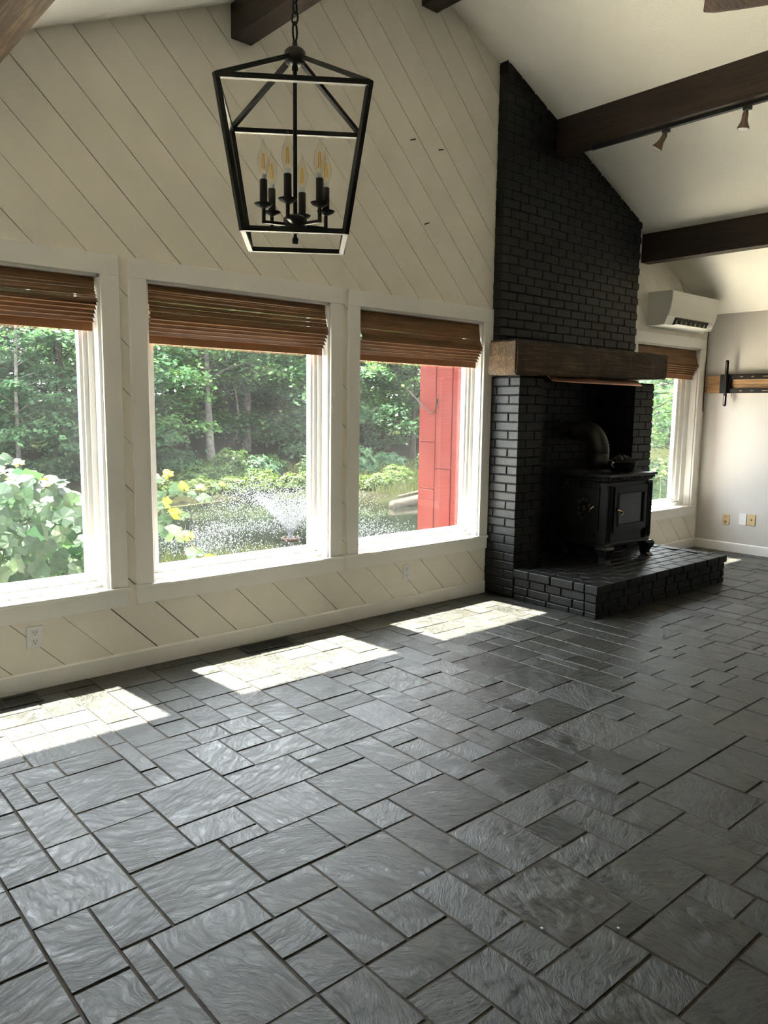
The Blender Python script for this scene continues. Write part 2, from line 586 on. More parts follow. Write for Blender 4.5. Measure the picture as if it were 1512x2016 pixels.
def clip_poly(poly, a, b, c):
    """keep the side a*x+b*y<=c of a convex polygon"""
    out = []
    for i in range(len(poly)):
        p, q = poly[i], poly[(i + 1) % len(poly)]
        dp, dq = a * p[0] + b * p[1] - c, a * q[0] + b * q[1] - c
        if dp <= 0: out.append(p)
        if (dp < 0 < dq) or (dq < 0 < dp):
            s = dp / (dp - dq)
            out.append((p[0] + (q[0] - p[0]) * s, p[1] + (q[1] - p[1]) * s))
    return out

# ------------------------------------------------------------------ the room
XL, XR, YB = -0.75, 8.906, -8.0
RIDGE_X, RIDGE_Z, SLOPE = 4.257, 4.757, 0.434


def roof(x):
    return RIDGE_Z - SLOPE * abs(x - RIDGE_X)


# openings: x0, x1 (inside the casing); all share sill and head heights
ZS, ZI, ZT, ZA = 0.518, 2.335, 2.447, 0.40
OPEN = [(0.376, 1.726), (1.998, 3.356), (3.621, 4.973), (7.37, 8.715)]
CAS = 0.107

# floor: grout slab with slate tiles laid on it
floor = struct('floor', MB().box(XL, YB, -0.30, XR, 0.16, -0.0035), M['grout'], 'grey-green slate tile floor with brown grout joints', 'floor')

TM, TX0, TY0 = 0.086, 0.0236, 0.0415
FIXED = [(11, -12, 15, -8), (10, -14, 12, -12), (12, -14, 15, -12), (11, -18, 15, -14), (9, -20, 11, -16), (9, -22, 11, -20), (11, -20, 14, -18), (11, -24, 14, -20), (7, -25, 11, -22), (9, -28, 11, -25), (7, -29, 9, -25), (9, -31, 10, -28), (7, -31, 9, -29), (20, -17, 22, -15), (20, -19, 24, -17), (22, -20, 24, -19), (18, -22, 22, -19), (22, -22, 25, -20), (24, -20, 28, -17), (17, -25, 21, -22), (15, -25, 17, -24), (15, -28, 19, -25), (19, -28, 21, -25), (14, -30, 17, -28), (13, -32, 15, -30), (27, -24, 29, -22), (25, -26, 27, -24), (23, -30, 27, -26), (27, -27, 29, -24), (27, -30, 29, -27), (29, -26, 31, -24), (21, -32, 23, -28), (26, -32, 30, -30), (23, -34, 26, -30), (21, -34, 23, -32), (26, -34, 28, -32), (19, -36, 21, -32), (19, -38, 21, -36), (17, -40, 19, -36), (39, -34, 41, -30), (34, -34, 39, -32), (33, -38, 37, -34), (37, -37, 39, -34), (30, -36, 33, -34), (29, -40, 32, -36), (32, -34, 34, -33), (25, -39, 29, -36), (27, -41, 29, -39), (23, -42, 27, -39), (23, -39, 25, -38), (21, -42, 23, -40), (7, -22, 9, -18), (21, -26, 25, -22), (17, -32, 21, -28), (15, -34, 17, -30), (29, -30, 32, -26), (17, -34, 19, -32), (21, -38, 25, -34), (15, -36, 19, -34), (19, -40, 23, -38), (14, -22, 18, -18), (11, -28, 15, -24), (18, -19, 20, -15), (14, -24, 17, -22), (10, -34, 13, -30), (10, -30, 14, -28)]
I0, I1 = math.floor((XL - TX0) / TM), math.ceil((XR - TX0) / TM)
J0, J1 = math.floor((YB - TY0) / TM), 0
occ = np.zeros((I1 - I0, J1 - J0), bool)
tiles = []
for a, b, c, d in FIXED:
    occ[a - I0:c - I0, b - J0:d - J0] = True
    tiles.append((a, b, c, d))
SIZES = [(4, 4), (4, 3), (3, 4), (4, 2), (2, 4), (3, 3), (3, 2), (2, 3), (2, 2)]
WEI = [4, 4, 3, 4, 3, 1, 3, 3, 3]


def free(i, j, w, h):
    if i + w > occ.shape[0] or j - h + 1 < 0:
        return False
    return not occ[i:i + w, j - h + 1:j + 1].any()


for j in range(occ.shape[1] - 1, -1, -1):
    for i in range(occ.shape[0]):
        if occ[i, j]:
            continue
        run = 0
        while i + run < occ.shape[0] and not occ[i + run, j]:
            run += 1
        dep = 0
        while j - dep >= 0 and not occ[i, j - dep]:
            dep += 1
        cand = []
        for (w, h), wt in zip(SIZES, WEI):
            if free(i, j, w, h):
                bad = (run - w == 1) or (dep - h == 1)
                cand.append(((w, h), wt * (0.02 if bad else 1.0)))
        if cand:
            w, h = random.choices([c[0] for c in cand], [c[1] for c in cand])[0]
        else:
            w, h = next((s for s in ((4, 1), (3, 1), (2, 1), (1, 4), (1, 3), (1, 2), (1, 1)) if free(i, j, *s)))
        occ[i:i + w, j - h + 1:j + 1] = True
        tiles.append((i + I0, j - h + 1 + J0, i + w + I0, j + 1 + J0))


def screen(p):
    d = Vector(p) - CAM
    z = d.dot(c_f)
    if z < 0.1:
        return None
    return 756 + 1513.3 * d.dot(c_r) / z, 1008 - 1513.3 * d.dot(c_u) / z


ranked = []
for tl_ in tiles:
    a, b, c, d = tl_
    x0, x1, y0, y1 = TX0 + a * TM, TX0 + c * TM, TY0 + b * TM, TY0 + d * TM
    cx, cy = (x0 + x1) / 2, (y0 + y1) / 2
    s = screen((cx, cy, 0))
    hid = 5.1 < cx < 7.2 and cy > -1.14
    area = 0
    if s and -60 < s[0] < 1570 and -60 < s[1] < 2120 and not hid:
        dist = (Vector((cx, cy, 0)) - CAM).length
        area = (x1 - x0) * (y1 - y0) / dist ** 3
    ranked.append((area, tl_))
ranked.sort(key=lambda q: -q[0])
tile_mesh = {}
rest = MB()
JW = 0.0038
for n, (area, (a, b, c, d)) in enumerate(ranked):
    x0, x1, y0, y1 = TX0 + a * TM, TX0 + c * TM, TY0 + b * TM, TY0 + d * TM
    x0, x1, y1 = max(x0, XL), min(x1, XR - .001), min(y1, 0.02)
    hx, hy = (x1 - x0) / 2 - JW, (y1 - y0) / 2 - JW
    if hx < .01 or hy < .01:
        continue
    hgt = random.uniform(-0.0018, 0.0022)
    if n < 300 and area > 0:
        key = (round(hx, 3), round(hy, 3))
        if key not in tile_mesh:
            mb = MB()
            bvl = 0.0022
            vs = []
            for z, k in ((-0.02, 0), (-0.003, 0), (0.0, bvl)):
                vs += [(-hx + k, -hy + k, z), (hx - k, -hy + k, z), (hx - k, hy - k, z), (-hx + k, hy - k, z)]
            fs = [(8, 9, 10, 11)]
            for r_ in (0, 4):
                fs += [(r_ + k, r_ + (k + 1) % 4, r_ + 4 + (k + 1) % 4, r_ + 4 + k) for k in range(4)]
            tile_mesh[key] = mb.add(vs, fs).mesh('tile')
        o = link('tile', tile_mesh[key], M['slate'], floor)
        o.location = Vector(((x0 + x1) / 2, (y0 + y1) / 2, hgt)) - Vector(floor['_o'])
        o.rotation_euler = (random.uniform(-.006, .006), random.uniform(-.006, .006), random.uniform(-.004, .004))
    else:
        rest.box((x0 + x1) / 2 - hx, (y0 + y1) / 2 - hy, -0.012, (x0 + x1) / 2 + hx, (y0 + y1) / 2 + hy, hgt)
o = obj('tile_field', rest, M['slate'], floor)
o['kind'] = 'stuff'

# front (gable) wall: dark backing with openings, diagonal boards on it
mb = MB()
Y0, Y1 = 0.02, 0.19
HOLES = [(a, b, ZS - 0.03, ZI + 0.0) for a, b in OPEN]
cols = [XL - 0.2, OPEN[0][0], OPEN[0][1], OPEN[1][0], OPEN[1][1], OPEN[2][0], OPEN[2][1], 5.38, 6.88, OPEN[3][0], OPEN[3][1], XR + 0.2]
for k in range(0, len(cols) - 1):
    a, b = cols[k], cols[k + 1]
    if (a, b) in OPEN:
        mb.box(a, Y0, -0.6, b, Y1, ZS - 0.03)
    elif a == 5.38:
        mb.box(a, 0.15, -0.6, b, Y1, ZI)
    else:
        mb.box(a, Y0, -0.6, b, Y1, ZI)
mb.prism([(XL - .2, ZI), (XR + .2, ZI), (XR + .2, roof(XR + .2) + .02), (RIDGE_X, RIDGE_Z + .02), (XL - .2, roof(XL - .2) + .02)], Y0, Y1)
wall_front = struct('wall_front', mb, M['backing'], 'white gable wall of diagonal painted boards with a row of windows', 'wall')

CELLS = [[(XL, ZI + .06), (XR, ZI + .06), (XR, roof(XR)), (RIDGE_X, RIDGE_Z), (XL, roof(XL))],
         [(XL, 0.0), (5.1, 0.0), (5.1, ZA + .06), (XL, ZA + .06)],
         [(7.18, 0.0), (XR, 0.0), (XR, ZA + .06), (7.18, ZA + .06)]]
for a, b in ((XL, OPEN[0][0] - .06), (OPEN[0][1] + .06, OPEN[1][0] - .06), (OPEN[1][1] + .06, OPEN[2][0] - .06), (OPEN[2][1] + .06, 5.14), (7.16, OPEN[3][0] - .06), (OPEN[3][1] + .06, XR)):
    CELLS.append([(a, ZA + .06), (b, ZA + .06), (b, ZI + .06), (a, ZI + .06)])
K0, DK = 1.559, 0.2842
for n in range(-9, 42):
    k_lo, k_hi = K0 + n * DK, K0 + (n + 1) * DK
    g = random.choice([0.0025, 0.0038, 0.005, 0.0065, 0.0085])
    mb = MB()
    for cell in CELLS:
        p = clip_poly(cell, 1, 1, k_hi - g)
        p = clip_poly(p, -1, -1, -(k_lo + 0.0004)) if len(p) > 2 else []
        if len(p) > 2:
            mb.prism(p, 0.0 + random.uniform(-.0006, .0006), Y0, 'y')
    if mb.v:
        obj('board', mb, M['board'], wall_front)

# other walls
mb = MB().box(XR, YB - .2, -0.6, XR + 0.2, 0.02, roof(XR) + .03)
wall_right = struct('wall_right', mb, M['drywall'], 'plain white side wall beyond the brick fireplace', 'wall')
mb = MB().box(XL - .2, YB - .2, -.6, XL, 0.02, roof(XL) + .03)
wall_left = struct('wall_left', mb, M['drywall'], 'plain white side wall opposite the fireplace end', 'wall')
mb = MB().box(XL - .2, YB - .2, -.6, XR + .2, YB, 2.2)
mb.prism([(XL - .2, 2.2), (XR + .2, 2.2), (XR + .2, roof(XR + .2) + .02), (RIDGE_X, RIDGE_Z + .02), (XL - .2, roof(XL - .2) + .02)], YB - .2, YB)
wall_back = struct('wall_back', mb, M['drywall'], 'plain white gable wall at the far end of the room', 'wall')

# ceiling: two sloping planes
mb = MB()
TH = 0.22
for x_e in (XL - 0.45, XR + 0.45):
    q = [(x_e, roof(x_e)), (RIDGE_X, RIDGE_Z), (RIDGE_X, RIDGE_Z + TH), (x_e, roof(x_e) + TH)]
    mb.prism(q, YB - 0.5, 0.42)
ceiling = struct('ceiling', mb, M['ceiling'], 'white textured cathedral ceiling sloping down from the ridge', 'ceiling')

# baseboards
def baseboard(name, mb, label):
    return struct(name, mb, M['trim'], label, 'baseboard')


mb = MB().prism([(0, 0), (-.018, 0), (-.018, .100), (-.010, .108), (0, .108)], XL, 5.075, 'x')
baseboard('baseboard_front', mb, 'white baseboard under the row of windows')
mb = MB().prism([(0, 0), (-.018, 0), (-.018, .100), (-.010, .108), (0, .108)], 7.225, XR, 'x')
baseboard('baseboard_corner', mb, 'short white baseboard between hearth and room corner')
mb = MB().prism([(XR, 0), (XR - .018, 0), (XR - .018, .100), (XR - .010, .108), (XR, .108)], YB, -0.018, 'y')
baseboard('baseboard_right', mb, 'white baseboard along the plain side wall')

# ceiling beams
BEAMS = [(0.985, 1.120, 3.126, 'beam_pale', 'lighter knotty brown ceiling beam on the low slope beside the lantern'),
         (2.594, 2.736, 3.836, 'beam', 'dark brown ceiling beam ending on the boards above the large middle window'),
         (4.192, 4.350, 4.545, 'beam', 'dark brown ridge beam at the peak of the ceiling'),
         (5.750, 5.892, 3.826, 'beam', 'dark brown ceiling beam butting the brick chimney with spotlights under it'),
         (7.362, 7.505, 3.128, 'beam', 'dark brown ceiling beam above the wall air conditioner')]
for x0, x1, zb, mt, lab in BEAMS:
    z1 = roof(x0) if x0 > RIDGE_X - .1 and x1 > RIDGE_X else roof(x1)
    top = max(roof(x0), roof(x1))
    ye = -0.092 if 5 < x0 < 7 else -0.001
    if x0 < RIDGE_X < x1:
        poly = [(x0, zb), (x1, zb), (x1, roof(x1) - .001), (RIDGE_X, RIDGE_Z - .001), (x0, roof(x0) - .001)]
    else:
        poly = [(x0, zb), (x1, zb), (x1, roof(x1) - .001), (x0, roof(x0) - .001)]
    o = obj('ceiling_beam', MB().prism(poly, YB + .001, ye), M[mt])
    tag(o, lab, 'beam')
    if 5 < x0 < 6:
        o['_o'] = tuple(o.location)
        obj('long_crack', MB().bar((x0 - .0005, -.35, 4.045), (x0 - .0005, -1.95, 3.985), .003, .006).bar((x0 - .0005, -1.95, 3.985), (x0 - .0005, -4.2, 3.955), .003, .006), M['dark_slot'], o)


# ------------------------------------------------------------------ windows
def window(idx, x0, x1, label, fw=1.0):
    w = thing('window_%d' % idx, label, 'window', ((x0 + x1) / 2, 0.05, ZA), None, 'structure')
    c0, c1 = x0 - CAS, x1 + CAS
    ft = -0.021
    obj('casing', MB().cbox(c0, ft, ZS, x0, 0.0, ZI, .002), M['trim'], w)
    obj('casing', MB().cbox(x1, ft, ZS, c1, 0.0, ZI, .002), M['trim'], w)
    obj('casing', MB().cbox(c0, ft - .001, ZI, c1, 0.0, ZT, .002), M['trim'], w)
    obj('stool', MB().cbox(c0 - .012, -0.034, ZS - .024, c1 + .012, 0.12, ZS, .004), M['trim'], w)
    obj('apron', MB().cbox(c0, ft, ZA, c1, 0.0, ZS - .024, .002), M['trim'], w)
    # jamb liner
    jt = .016
    mb = MB().box(x0, 0.0, ZS, x0 + jt, .17, ZI).box(x1 - jt, 0.0, ZS, x1, .17, ZI).box(x0, 0.0, ZI - jt, x1, .17, ZI)
    obj('jamb', mb, M['trim'], w)
    # vinyl frame, stepped towards the glass
    a0, a1, b0, b1 = x0 + jt, x1 - jt, ZS, ZI - jt
    mb = MB()
    for ww, yf, yb in ((.030 * fw, .072, .165), (.056 * fw, .088, .160), (.074 * fw, .106, .150)):
        mb.box(a0, yf, b0, a0 + ww, yb, b1).box(a1 - ww, yf, b0, a1, yb, b1)
        mb.box(a0 + ww, yf, b0, a1 - ww, yb, b0 + ww / fw + .008).box(a0 + ww, yf, b1 - ww, a1 - ww, yb, b1)
    obj('sash', mb, M['vinyl'], w)
    g = .068
    obj('pane', MB().box(a0 + g * fw, .126, b0 + g, a1 - g * fw, .131, b1 - g), M['glass'], w)
    # outside: sloped sill
    obj('outer_sill', MB().prism([(.13, ZS + .01), (.26, ZS - .03), (.26, ZS - .06), (.13, ZS - .06)], x0, x1, 'x'), M['trim'], w)
    return w


window(1, *OPEN[0], 'white framed picture window looking onto the leafy grape vine')
window(2, *OPEN[1], 'white framed picture window looking onto the pond fountain')
window(3, *OPEN[2], 'white framed picture window with the red boarded chase behind the glass')
window(4, *OPEN[3], 'white framed window in the corner beyond the brick chimney', 3.2)


# ------------------------------------------------------------------ bamboo roman shades
def shade(x0, x1, bottom, droop, label):
    a, b = x0 + .020, x1 - .020
    zt = ZI - .020
    w = thing('bamboo_shade', label, 'window shade', ((a + b) / 2, .03, zt))
    zp = bottom + .155                 # lower edge of the hanging panel
    n = 46
    mb = MB()
    xs = np.linspace(a, b, 25)
    rnd_ = random.Random(int(x0 * 1000))
    for k in range(n):
        s0, s1 = k / n, (k + 1) / n
        def yy(s):
            return 0.032 - 0.010 * math.sin(s * math.pi) * 0.5 - 0.052 * s ** 2.2
        z_0, z_1 = zt - (zt - zp) * s0, zt - (zt - zp) * s1
        gap = rnd_.choice([0, 0, 0, 0, 0, 0, 0, 0, 0, .0002, .0003, .0008])
        jl, jr = rnd_.uniform(-.004, .004), rnd_.uniform(-.004, .004)
        dz = [droop * rnd_.uniform(-.3, .3) * .002 for _ in xs]
        b0 = len(mb.v)
        for q, x in enumerate(xs):
            xx = x + (jl if q == 0 else jr if q == len(xs) - 1 else 0)
            sag = -droop * math.sin((x - a) / (b - a) * math.pi) * s1
            for (z, s) in ((z_0 - gap, s0), (z_1, s1)):
                mb.v.append((xx, yy(s) - .0016, z + sag + dz[q]))
                mb.v.append((xx, yy(s) + .0016, z + sag + dz[q]))
        m_ = len(xs)
        for q in range(m_ - 1):
            i, j = b0 + q * 4, b0 + (q + 1) * 4
            mb.f += [(i, i + 2, j + 2, j), (i + 1, j + 1, j + 3, i + 3), (i, j, j + 1, i + 1), (i + 2, i + 3, j + 3, j + 2)]
        e = b0 + (m_ - 1) * 4
        mb.f += [(b0, b0 + 1, b0 + 3, b0 + 2), (e, e + 2, e + 3, e + 1)]
    obj('woven_panel', mb, M['bamboo'], w)
    # stacked folds, each set further back
    nf = 5
    for k in range(nf):
        z1 = zp + .014 - k * .022
        z0 = z1 - .030
        yf = -.018 + k * .012
        p = [(yf + .020, z1), (yf - .002, z0 + .004), (yf, z0), (yf + .006, z0 + .001), (yf + .034, z1)]
        fo = obj('fold', MB().prism(p, a + .004 + .001 * k, b - .004 - .001 * k, 'x'), M['bamboo'], w)
        obj('bound_edge', MB().box(a + .004, yf - .0045, z0 - .0022, b - .004, yf + .0075, z0 + .0012), M['bamboo_edge'], fo)
    obj('bottom_rail', MB().cbox(a + .006, .044, bottom, b - .010, .058, bottom + .058, .002), M['bamboo_rail'], w)
    obj('head_rail', MB().box(a, .038, zt - .030, b + .010, .066, zt + .003), M['bamboo_rail'], w)
    obj('bracket', MB().box(b + .002, .030, zt - .040, b + .016, .066, zt), M['steel'], w)
    return w


shade(*OPEN[0], 2.020, .012, 'brown bamboo shade with its loose panel hanging away from the folds, before the grape vine')
shade(*OPEN[1], 1.972, .004, 'wide brown bamboo shade with neat stacked folds, before the pond fountain')
shade(*OPEN[2], 1.955, .004, 'brown bamboo shade drawn up above the view of the red chase')
shade(*OPEN[3], 1.985, .004, 'reddish bamboo shade under the air conditioner, partly behind the mantel end')

# ------------------------------------------------------------------ brick chimney, fireplace, hearth
BP, BH, BL, BD, BJ = 0.0745, 0.0640, 0.212, 0.10, 0.011
brick_cache = {}


def brick(parent, x0, y0, z0, x1, y1, z1, cut_roof=False):
    """one brick as a child of parent; alike bricks share their mesh"""
    if cut_roof and min(roof(x0), roof(x1)) < z1:
        if max(roof(x0), roof(x1)) < z0 + .004:
            return
        poly = [(x0, z0), (x1, z0), (x1, z1), (x0, z1)]
        # plane z <= roof(x) on the falling slope
        poly = clip_poly(poly, SLOPE, 1.0, RIDGE_Z + SLOPE * RIDGE_X - .002)
        if len(poly) < 3:
            return
        obj('brick', MB().prism(poly, y0, y1), M['brick'], parent)
        return
    jig = .0012
    key = (round(x1 - x0, 3), round(y1 - y0, 3), round(z1 - z0, 3))
    if key not in brick_cache:
        hx, hy, hz = key[0] / 2, key[1] / 2, key[2] / 2
        brick_cache[key] = MB().cbox(-hx, -hy, -hz, hx, hy, hz, .004).mesh('brick')
    o = link('brick', brick_cache[key], M['brick'], parent)
    o.location = Vector(((x0 + x1) / 2 + random.uniform(-jig, jig), (y0 + y1) / 2 + random.uniform(-.0022, .0022), (z0 + z1) / 2)) - Vector(parent['_o'])
    o.rotation_euler = (random.uniform(-.004, .004), random.uniform(-.004, .004), random.uniform(-.006, .006))


CX0, CX1 = 5.078, 7.205
# upper chimney breast
breast = thing('chimney_breast', 'black painted brick chimney breast rising to the ceiling above the mantel', 'chimney', (6.14, -.05, 2.18))
mb = MB().prism([(CX0 + .010, 2.0), (CX1 - .010, 2.0), (CX1 - .010, roof(CX1) - .003), (CX0 + .010, roof(CX0 + .01) - .003)], -.082, 0.0)
obj('mortar_core', mb, M['mortar'], breast)
z = 2.1585
row = 0
while z < 4.42:
    x = CX0 + (0 if row % 2 else -(BL + BJ) / 2)
    while x < CX1 - .01:
        a, b = max(x, CX0), min(x + BL, CX1)
        if b - a > .03:
            brick(breast, a, -.090, z, b, -.003, z + BH, True)
        x += BL + BJ
    z += BP
    row += 1

# lower fireplace: two piers, firebox lining
HZ = 0.262
fp = thing('brick_fireplace', 'black painted brick fireplace surround with a deep open recess', 'fireplace', (6.14, -.16, HZ))
FY = -.326
LJ, RJ = 5.404, 6.852
ZM = 1.885
lp = obj('left_pier', MB().box(CX0 + .009, FY + .009, HZ - .25, LJ - .006, .0, ZM + .003), M['mortar'], fp)
rp = obj('right_pier', MB().box(RJ + .009, FY + .009, HZ - .25, CX1 - .009, .0, ZM + .003), M['mortar'], fp)
fb = obj('firebox_back', MB().box(LJ - .01, .062, HZ, RJ + .01, .14, ZM + .02), M['mortar'], fp)
lt = obj('lintel', MB().box(LJ - .006, FY + .02, ZM - .006, RJ + .009, .10, ZM + .02), M['mortar'], fp)
obj('firebox_side', MB().box(RJ + .009, .0, HZ, RJ + .12, .10, ZM + .02).box(LJ - .12, .0, HZ, LJ - .009, .10, ZM + .02), M['mortar'], fp)
rows = int((ZM - .0) / BP) + 1
zt_ = ZM - .010
for r_ in range(25):
    z1 = zt_ - r_ * BP
    z0 = z1 - BH
    if z1 < .03:
        break
    z0 = max(z0, .001)
    above = z0 > HZ - .03
    zz = max(z0, HZ + .002) if above else z0
    # left pier: side (x = CX0 face) and front
    if r_ % 2 == 0:
        brick(lp, CX0, -.212, z0, CX0 + BD, -.002, z1)
        if above:
            brick(lp, CX0, FY, z0, CX0 + BL, -.223, z1)
            brick(lp, CX0 + BL + BJ, FY, z0, LJ, -.223, z1)
        else:
            brick(lp, CX0, FY, z0, CX0 + BD, -.223, z1)
    else:
        brick(lp, CX0, -.075, z0, CX0 + BD, -.002, z1)
        brick(lp, CX0, FY, z0, CX0 + BD, -.086, z1)
        if above:
            brick(lp, CX0 + BD + BJ, FY, z0, LJ, -.223, z1)
    if z1 > HZ + .02:
        zz = max(z0, HZ + .001)
        # right pier: front and the inner face
        if r_ % 2 == 0:
            brick(rp, RJ, FY, zz, RJ + BD, -.226, z1)
            brick(rp, RJ + BD + BJ, FY, zz, CX1, -.226, z1)
            brick(rp, RJ, -.215, zz, RJ + BD, -.003, z1)
            brick(fb, RJ, .008, zz, RJ + .05, .048, z1)
        else:
            brick(rp, RJ, FY, zz, RJ + BL, -.226, z1)
            brick(rp, RJ + BL + BJ, FY, zz, CX1, -.226, z1)
            brick(rp, RJ, -.215, zz, RJ + BD, -.110, z1)
            brick(rp, RJ, -.099, zz, RJ + BD, .048, z1)
        # firebox back
        x = LJ + .004 - (BL + BJ) / 2 * (r_ % 2)
        while x < RJ - .02:
            a, b = max(x, LJ + .002), min(x + BL, RJ - .004)
            if b - a > .03:
                brick(fb, a, .050, zz, b, .110, z1)
            x += BL + BJ

# hearth platform
HX1, HY = 7.221, -1.154
hearth = thing('brick_hearth', 'low black brick hearth platform standing out on the slate floor', 'hearth', (6.15, -.58, 0))
obj('mortar_core', MB().box(CX0 + .112, HY + .009, 0.0, HX1 - .009, -.330, HZ - .012).box(LJ, -.335, 0.0, RJ, .06, HZ - .012), M['mortar'], hearth)
obj('mortar_core', MB().box(CX0 + .009, HY + .009, 0.0, CX0 + .13, FY - .012, HZ - .012), M['mortar'], hearth)
zr = [(.1965, .262), (.125, .186), (.0535, .1145), (.001, .043)]
for r_, (z0, z1) in enumerate(zr):
    ov = .012 if r_ == 0 else 0.0
    # front face
    x = CX0 - ov - (0, .05, .12, .17)[r_]
    while x < HX1 + ov - .02:
        L = BL * random.choice([1, 1, 1, .62]) if r_ else BL
        a, b = max(x, CX0 - ov), min(x + L, HX1 + ov)
        if b - a > .035:
            brick(hearth, a, HY - ov, z0, b, HY + BD, z1)
        x += L + BJ
    # both sides
    for side in (0, 1):
        y = HY + BD + BJ
        first = True
        y_end = FY - .012 if side == 0 else -.115
        while y < y_end - .02:
            L = BL * (random.choice([1, 1, .7]) if r_ else 1) * ((.45, 1, .7, .9)[r_] if first else 1)
            first = False
            b = min(y + L, y_end)
            if b - y > .035:
                if side == 0:
                    brick(hearth, CX0 - ov, y, z0, CX0 + BD, b, z1)
                else:
                    brick(hearth, HX1 - BD, y, z0, HX1 + ov, b, z1)
            y += L + BJ
# top paving inside the border
y = HY + BD + BJ
row = 0
while y < -.03:
    y1 = min(y + .095, .04)
    x = CX0 + BD + BJ - (BL + BJ) / 2 * (row % 2)
    while x < HX1 - BD - .03:
        a, b = max(x, CX0 + BD + BJ), min(x + BL, HX1 - BD - BJ)
        if y1 > FY - .01 and (a < LJ or b > RJ):
            if b > RJ + .05 and a > CX1 - .02:
                pass
            else:
                x += BL + BJ
                continue
        if b - a > .03:
            brick(hearth, a, y, HZ - .055, b, y1, HZ - .002)
        x += BL + BJ
    y += .095 + BJ
    row += 1

# mantel beam, hand hewn
bm = bmesh.new()
bmesh.ops.create_cube(bm, size=1.0)
for q in bm.verts:
    q.co = Vector((6.13 + q.co.x * 2.38, -.242 + q.co.y * .300, 2.034 + q.co.z * .282))
bmesh.ops.bevel(bm, geom=bm.edges[:], offset=.014, segments=2, affect='EDGES')
for k in range(47):
    bmesh.ops.bisect_plane(bm, geom=bm.verts[:] + bm.edges[:] + bm.faces[:], plane_co=(4.96 + k * .05, 0, 0), plane_no=(1, 0, 0))
for k in range(1, 6):
    bmesh.ops.bisect_plane(bm, geom=bm.verts[:] + bm.edges[:] + bm.faces[:], plane_co=(0, 0, 1.893 + k * .047), plane_no=(0, 0, 1))
from mathutils import noise as mn
for q in bm.verts:
    nz = mn.noise_vector(q.co * 5.0) * .007 + mn.noise_vector(q.co * 14.0) * .004
    lift = .040 * max(0, (q.co.x - 5.2) / 2.1) if q.co.z < 1.95 else 0.0
    if q.co.y < -.12:
        q.co += Vector((nz.x * (1 if abs(q.co.x - 6.13) > 1.15 else 0), nz.y, nz.z))
    q.co.z += lift
me = bpy.data.meshes.new('mantel_beam')
for q in bm.verts:
    q.co -= Vector((6.13, -.242, 1.893))
bm.to_mesh(me)
bm.free()
for p in me.polygons:
    p.use_smooth = False
mantel = link('mantel_beam', me, M['mantel'], None, (6.13, -.242, 1.893))
mantel['_o'] = (6.13, -.242, 1.893)
tag(mantel, 'thick rough-hewn brown timber mantel beam across the black brick fireplace', 'mantel')
obj('peg_hole', MB().tube([(6.98, -.400, 2.075), (6.98, -.388, 2.075)], .017, 14), M['dark_slot'], mantel)
# copper heat shield
sh = MB().prism([(-.340, 1.902), (-.400, 1.852), (-.404, 1.856), (-.346, 1.908)], 5.42, 6.84, 'x')
tag(obj('heat_shield', sh, M['copper']), 'narrow copper heat shield strip under the timber mantel', 'heat shield')

# ------------------------------------------------------------------ wood stove
SX0, SX1, SY0, SY1 = 5.925, 6.615, -.665, -.205
st = thing('wood_stove', 'black cast iron wood stove with glass front door standing on the hearth', 'stove', (6.27, -.43, HZ))
mb = MB().cbox(SX0, SY0, .425, SX1, SY1, .985, .006)
obj('body', mb, M['cast_iron'], st)
def rect_ring(x0, y0, x1, y1, z0, z1, c=.006):
    return MB().cbox(x0, y0, z0, x1, y1, z1, c)
obj('skirt', rect_ring(SX0 - .022, SY0 - .022, SX1 + .022, SY1 + .02, .405, .432), M['cast_iron'], st)
tp = obj('top_plate', rect_ring(SX0 - .055, SY0 - .055, SX1 + .055, SY1 + .03, 1.030, 1.052), M['cast_iron'], st)
obj('cornice', rect_ring(SX0 - .030, SY0 - .030, SX1 + .030, SY1 + .01, .980, 1.032, .018), M['cast_iron'], st)
mb = MB()
for k in range(30):
    x = SX0 - .02 + k * (SX1 - SX0 + .03) / 29
    mb.box(x, SY0 - .042, 1.006, x + .012, SY0 - .028, 1.028)
for k in range(20):
    y = SY0 - .02 + k * (SY1 - SY0 + .02) / 19
    mb.box(SX0 - .042, y, 1.006, SX0 - .028, y + .012, 1.028)
o = obj('dentil_moulding', mb, M['cast_iron'], st)
o['kind'] = 'stuff'
# fluted, roped corner columns
for cx_ in (SX0 + .010, SX1 - .010):
    mb = MB().box(cx_ - .045, SY0 - .014, .435, cx_ + .045, SY0 + .05, .975)
    cc = obj('corner_column', mb, M['cast_iron'], st)
    for dx in (-.030, 0, .030):
        mb = MB()
        pts, rs = [], []
        for k in range(41):
            pts.append((cx_ + dx, SY0 - .016, .455 + k * .0125))
            rs.append(.009 + .003 * (k % 2))
        mb.tube(pts, rs, 8)
        obj('rope_bead', mb, M['cast_iron'], cc, True)
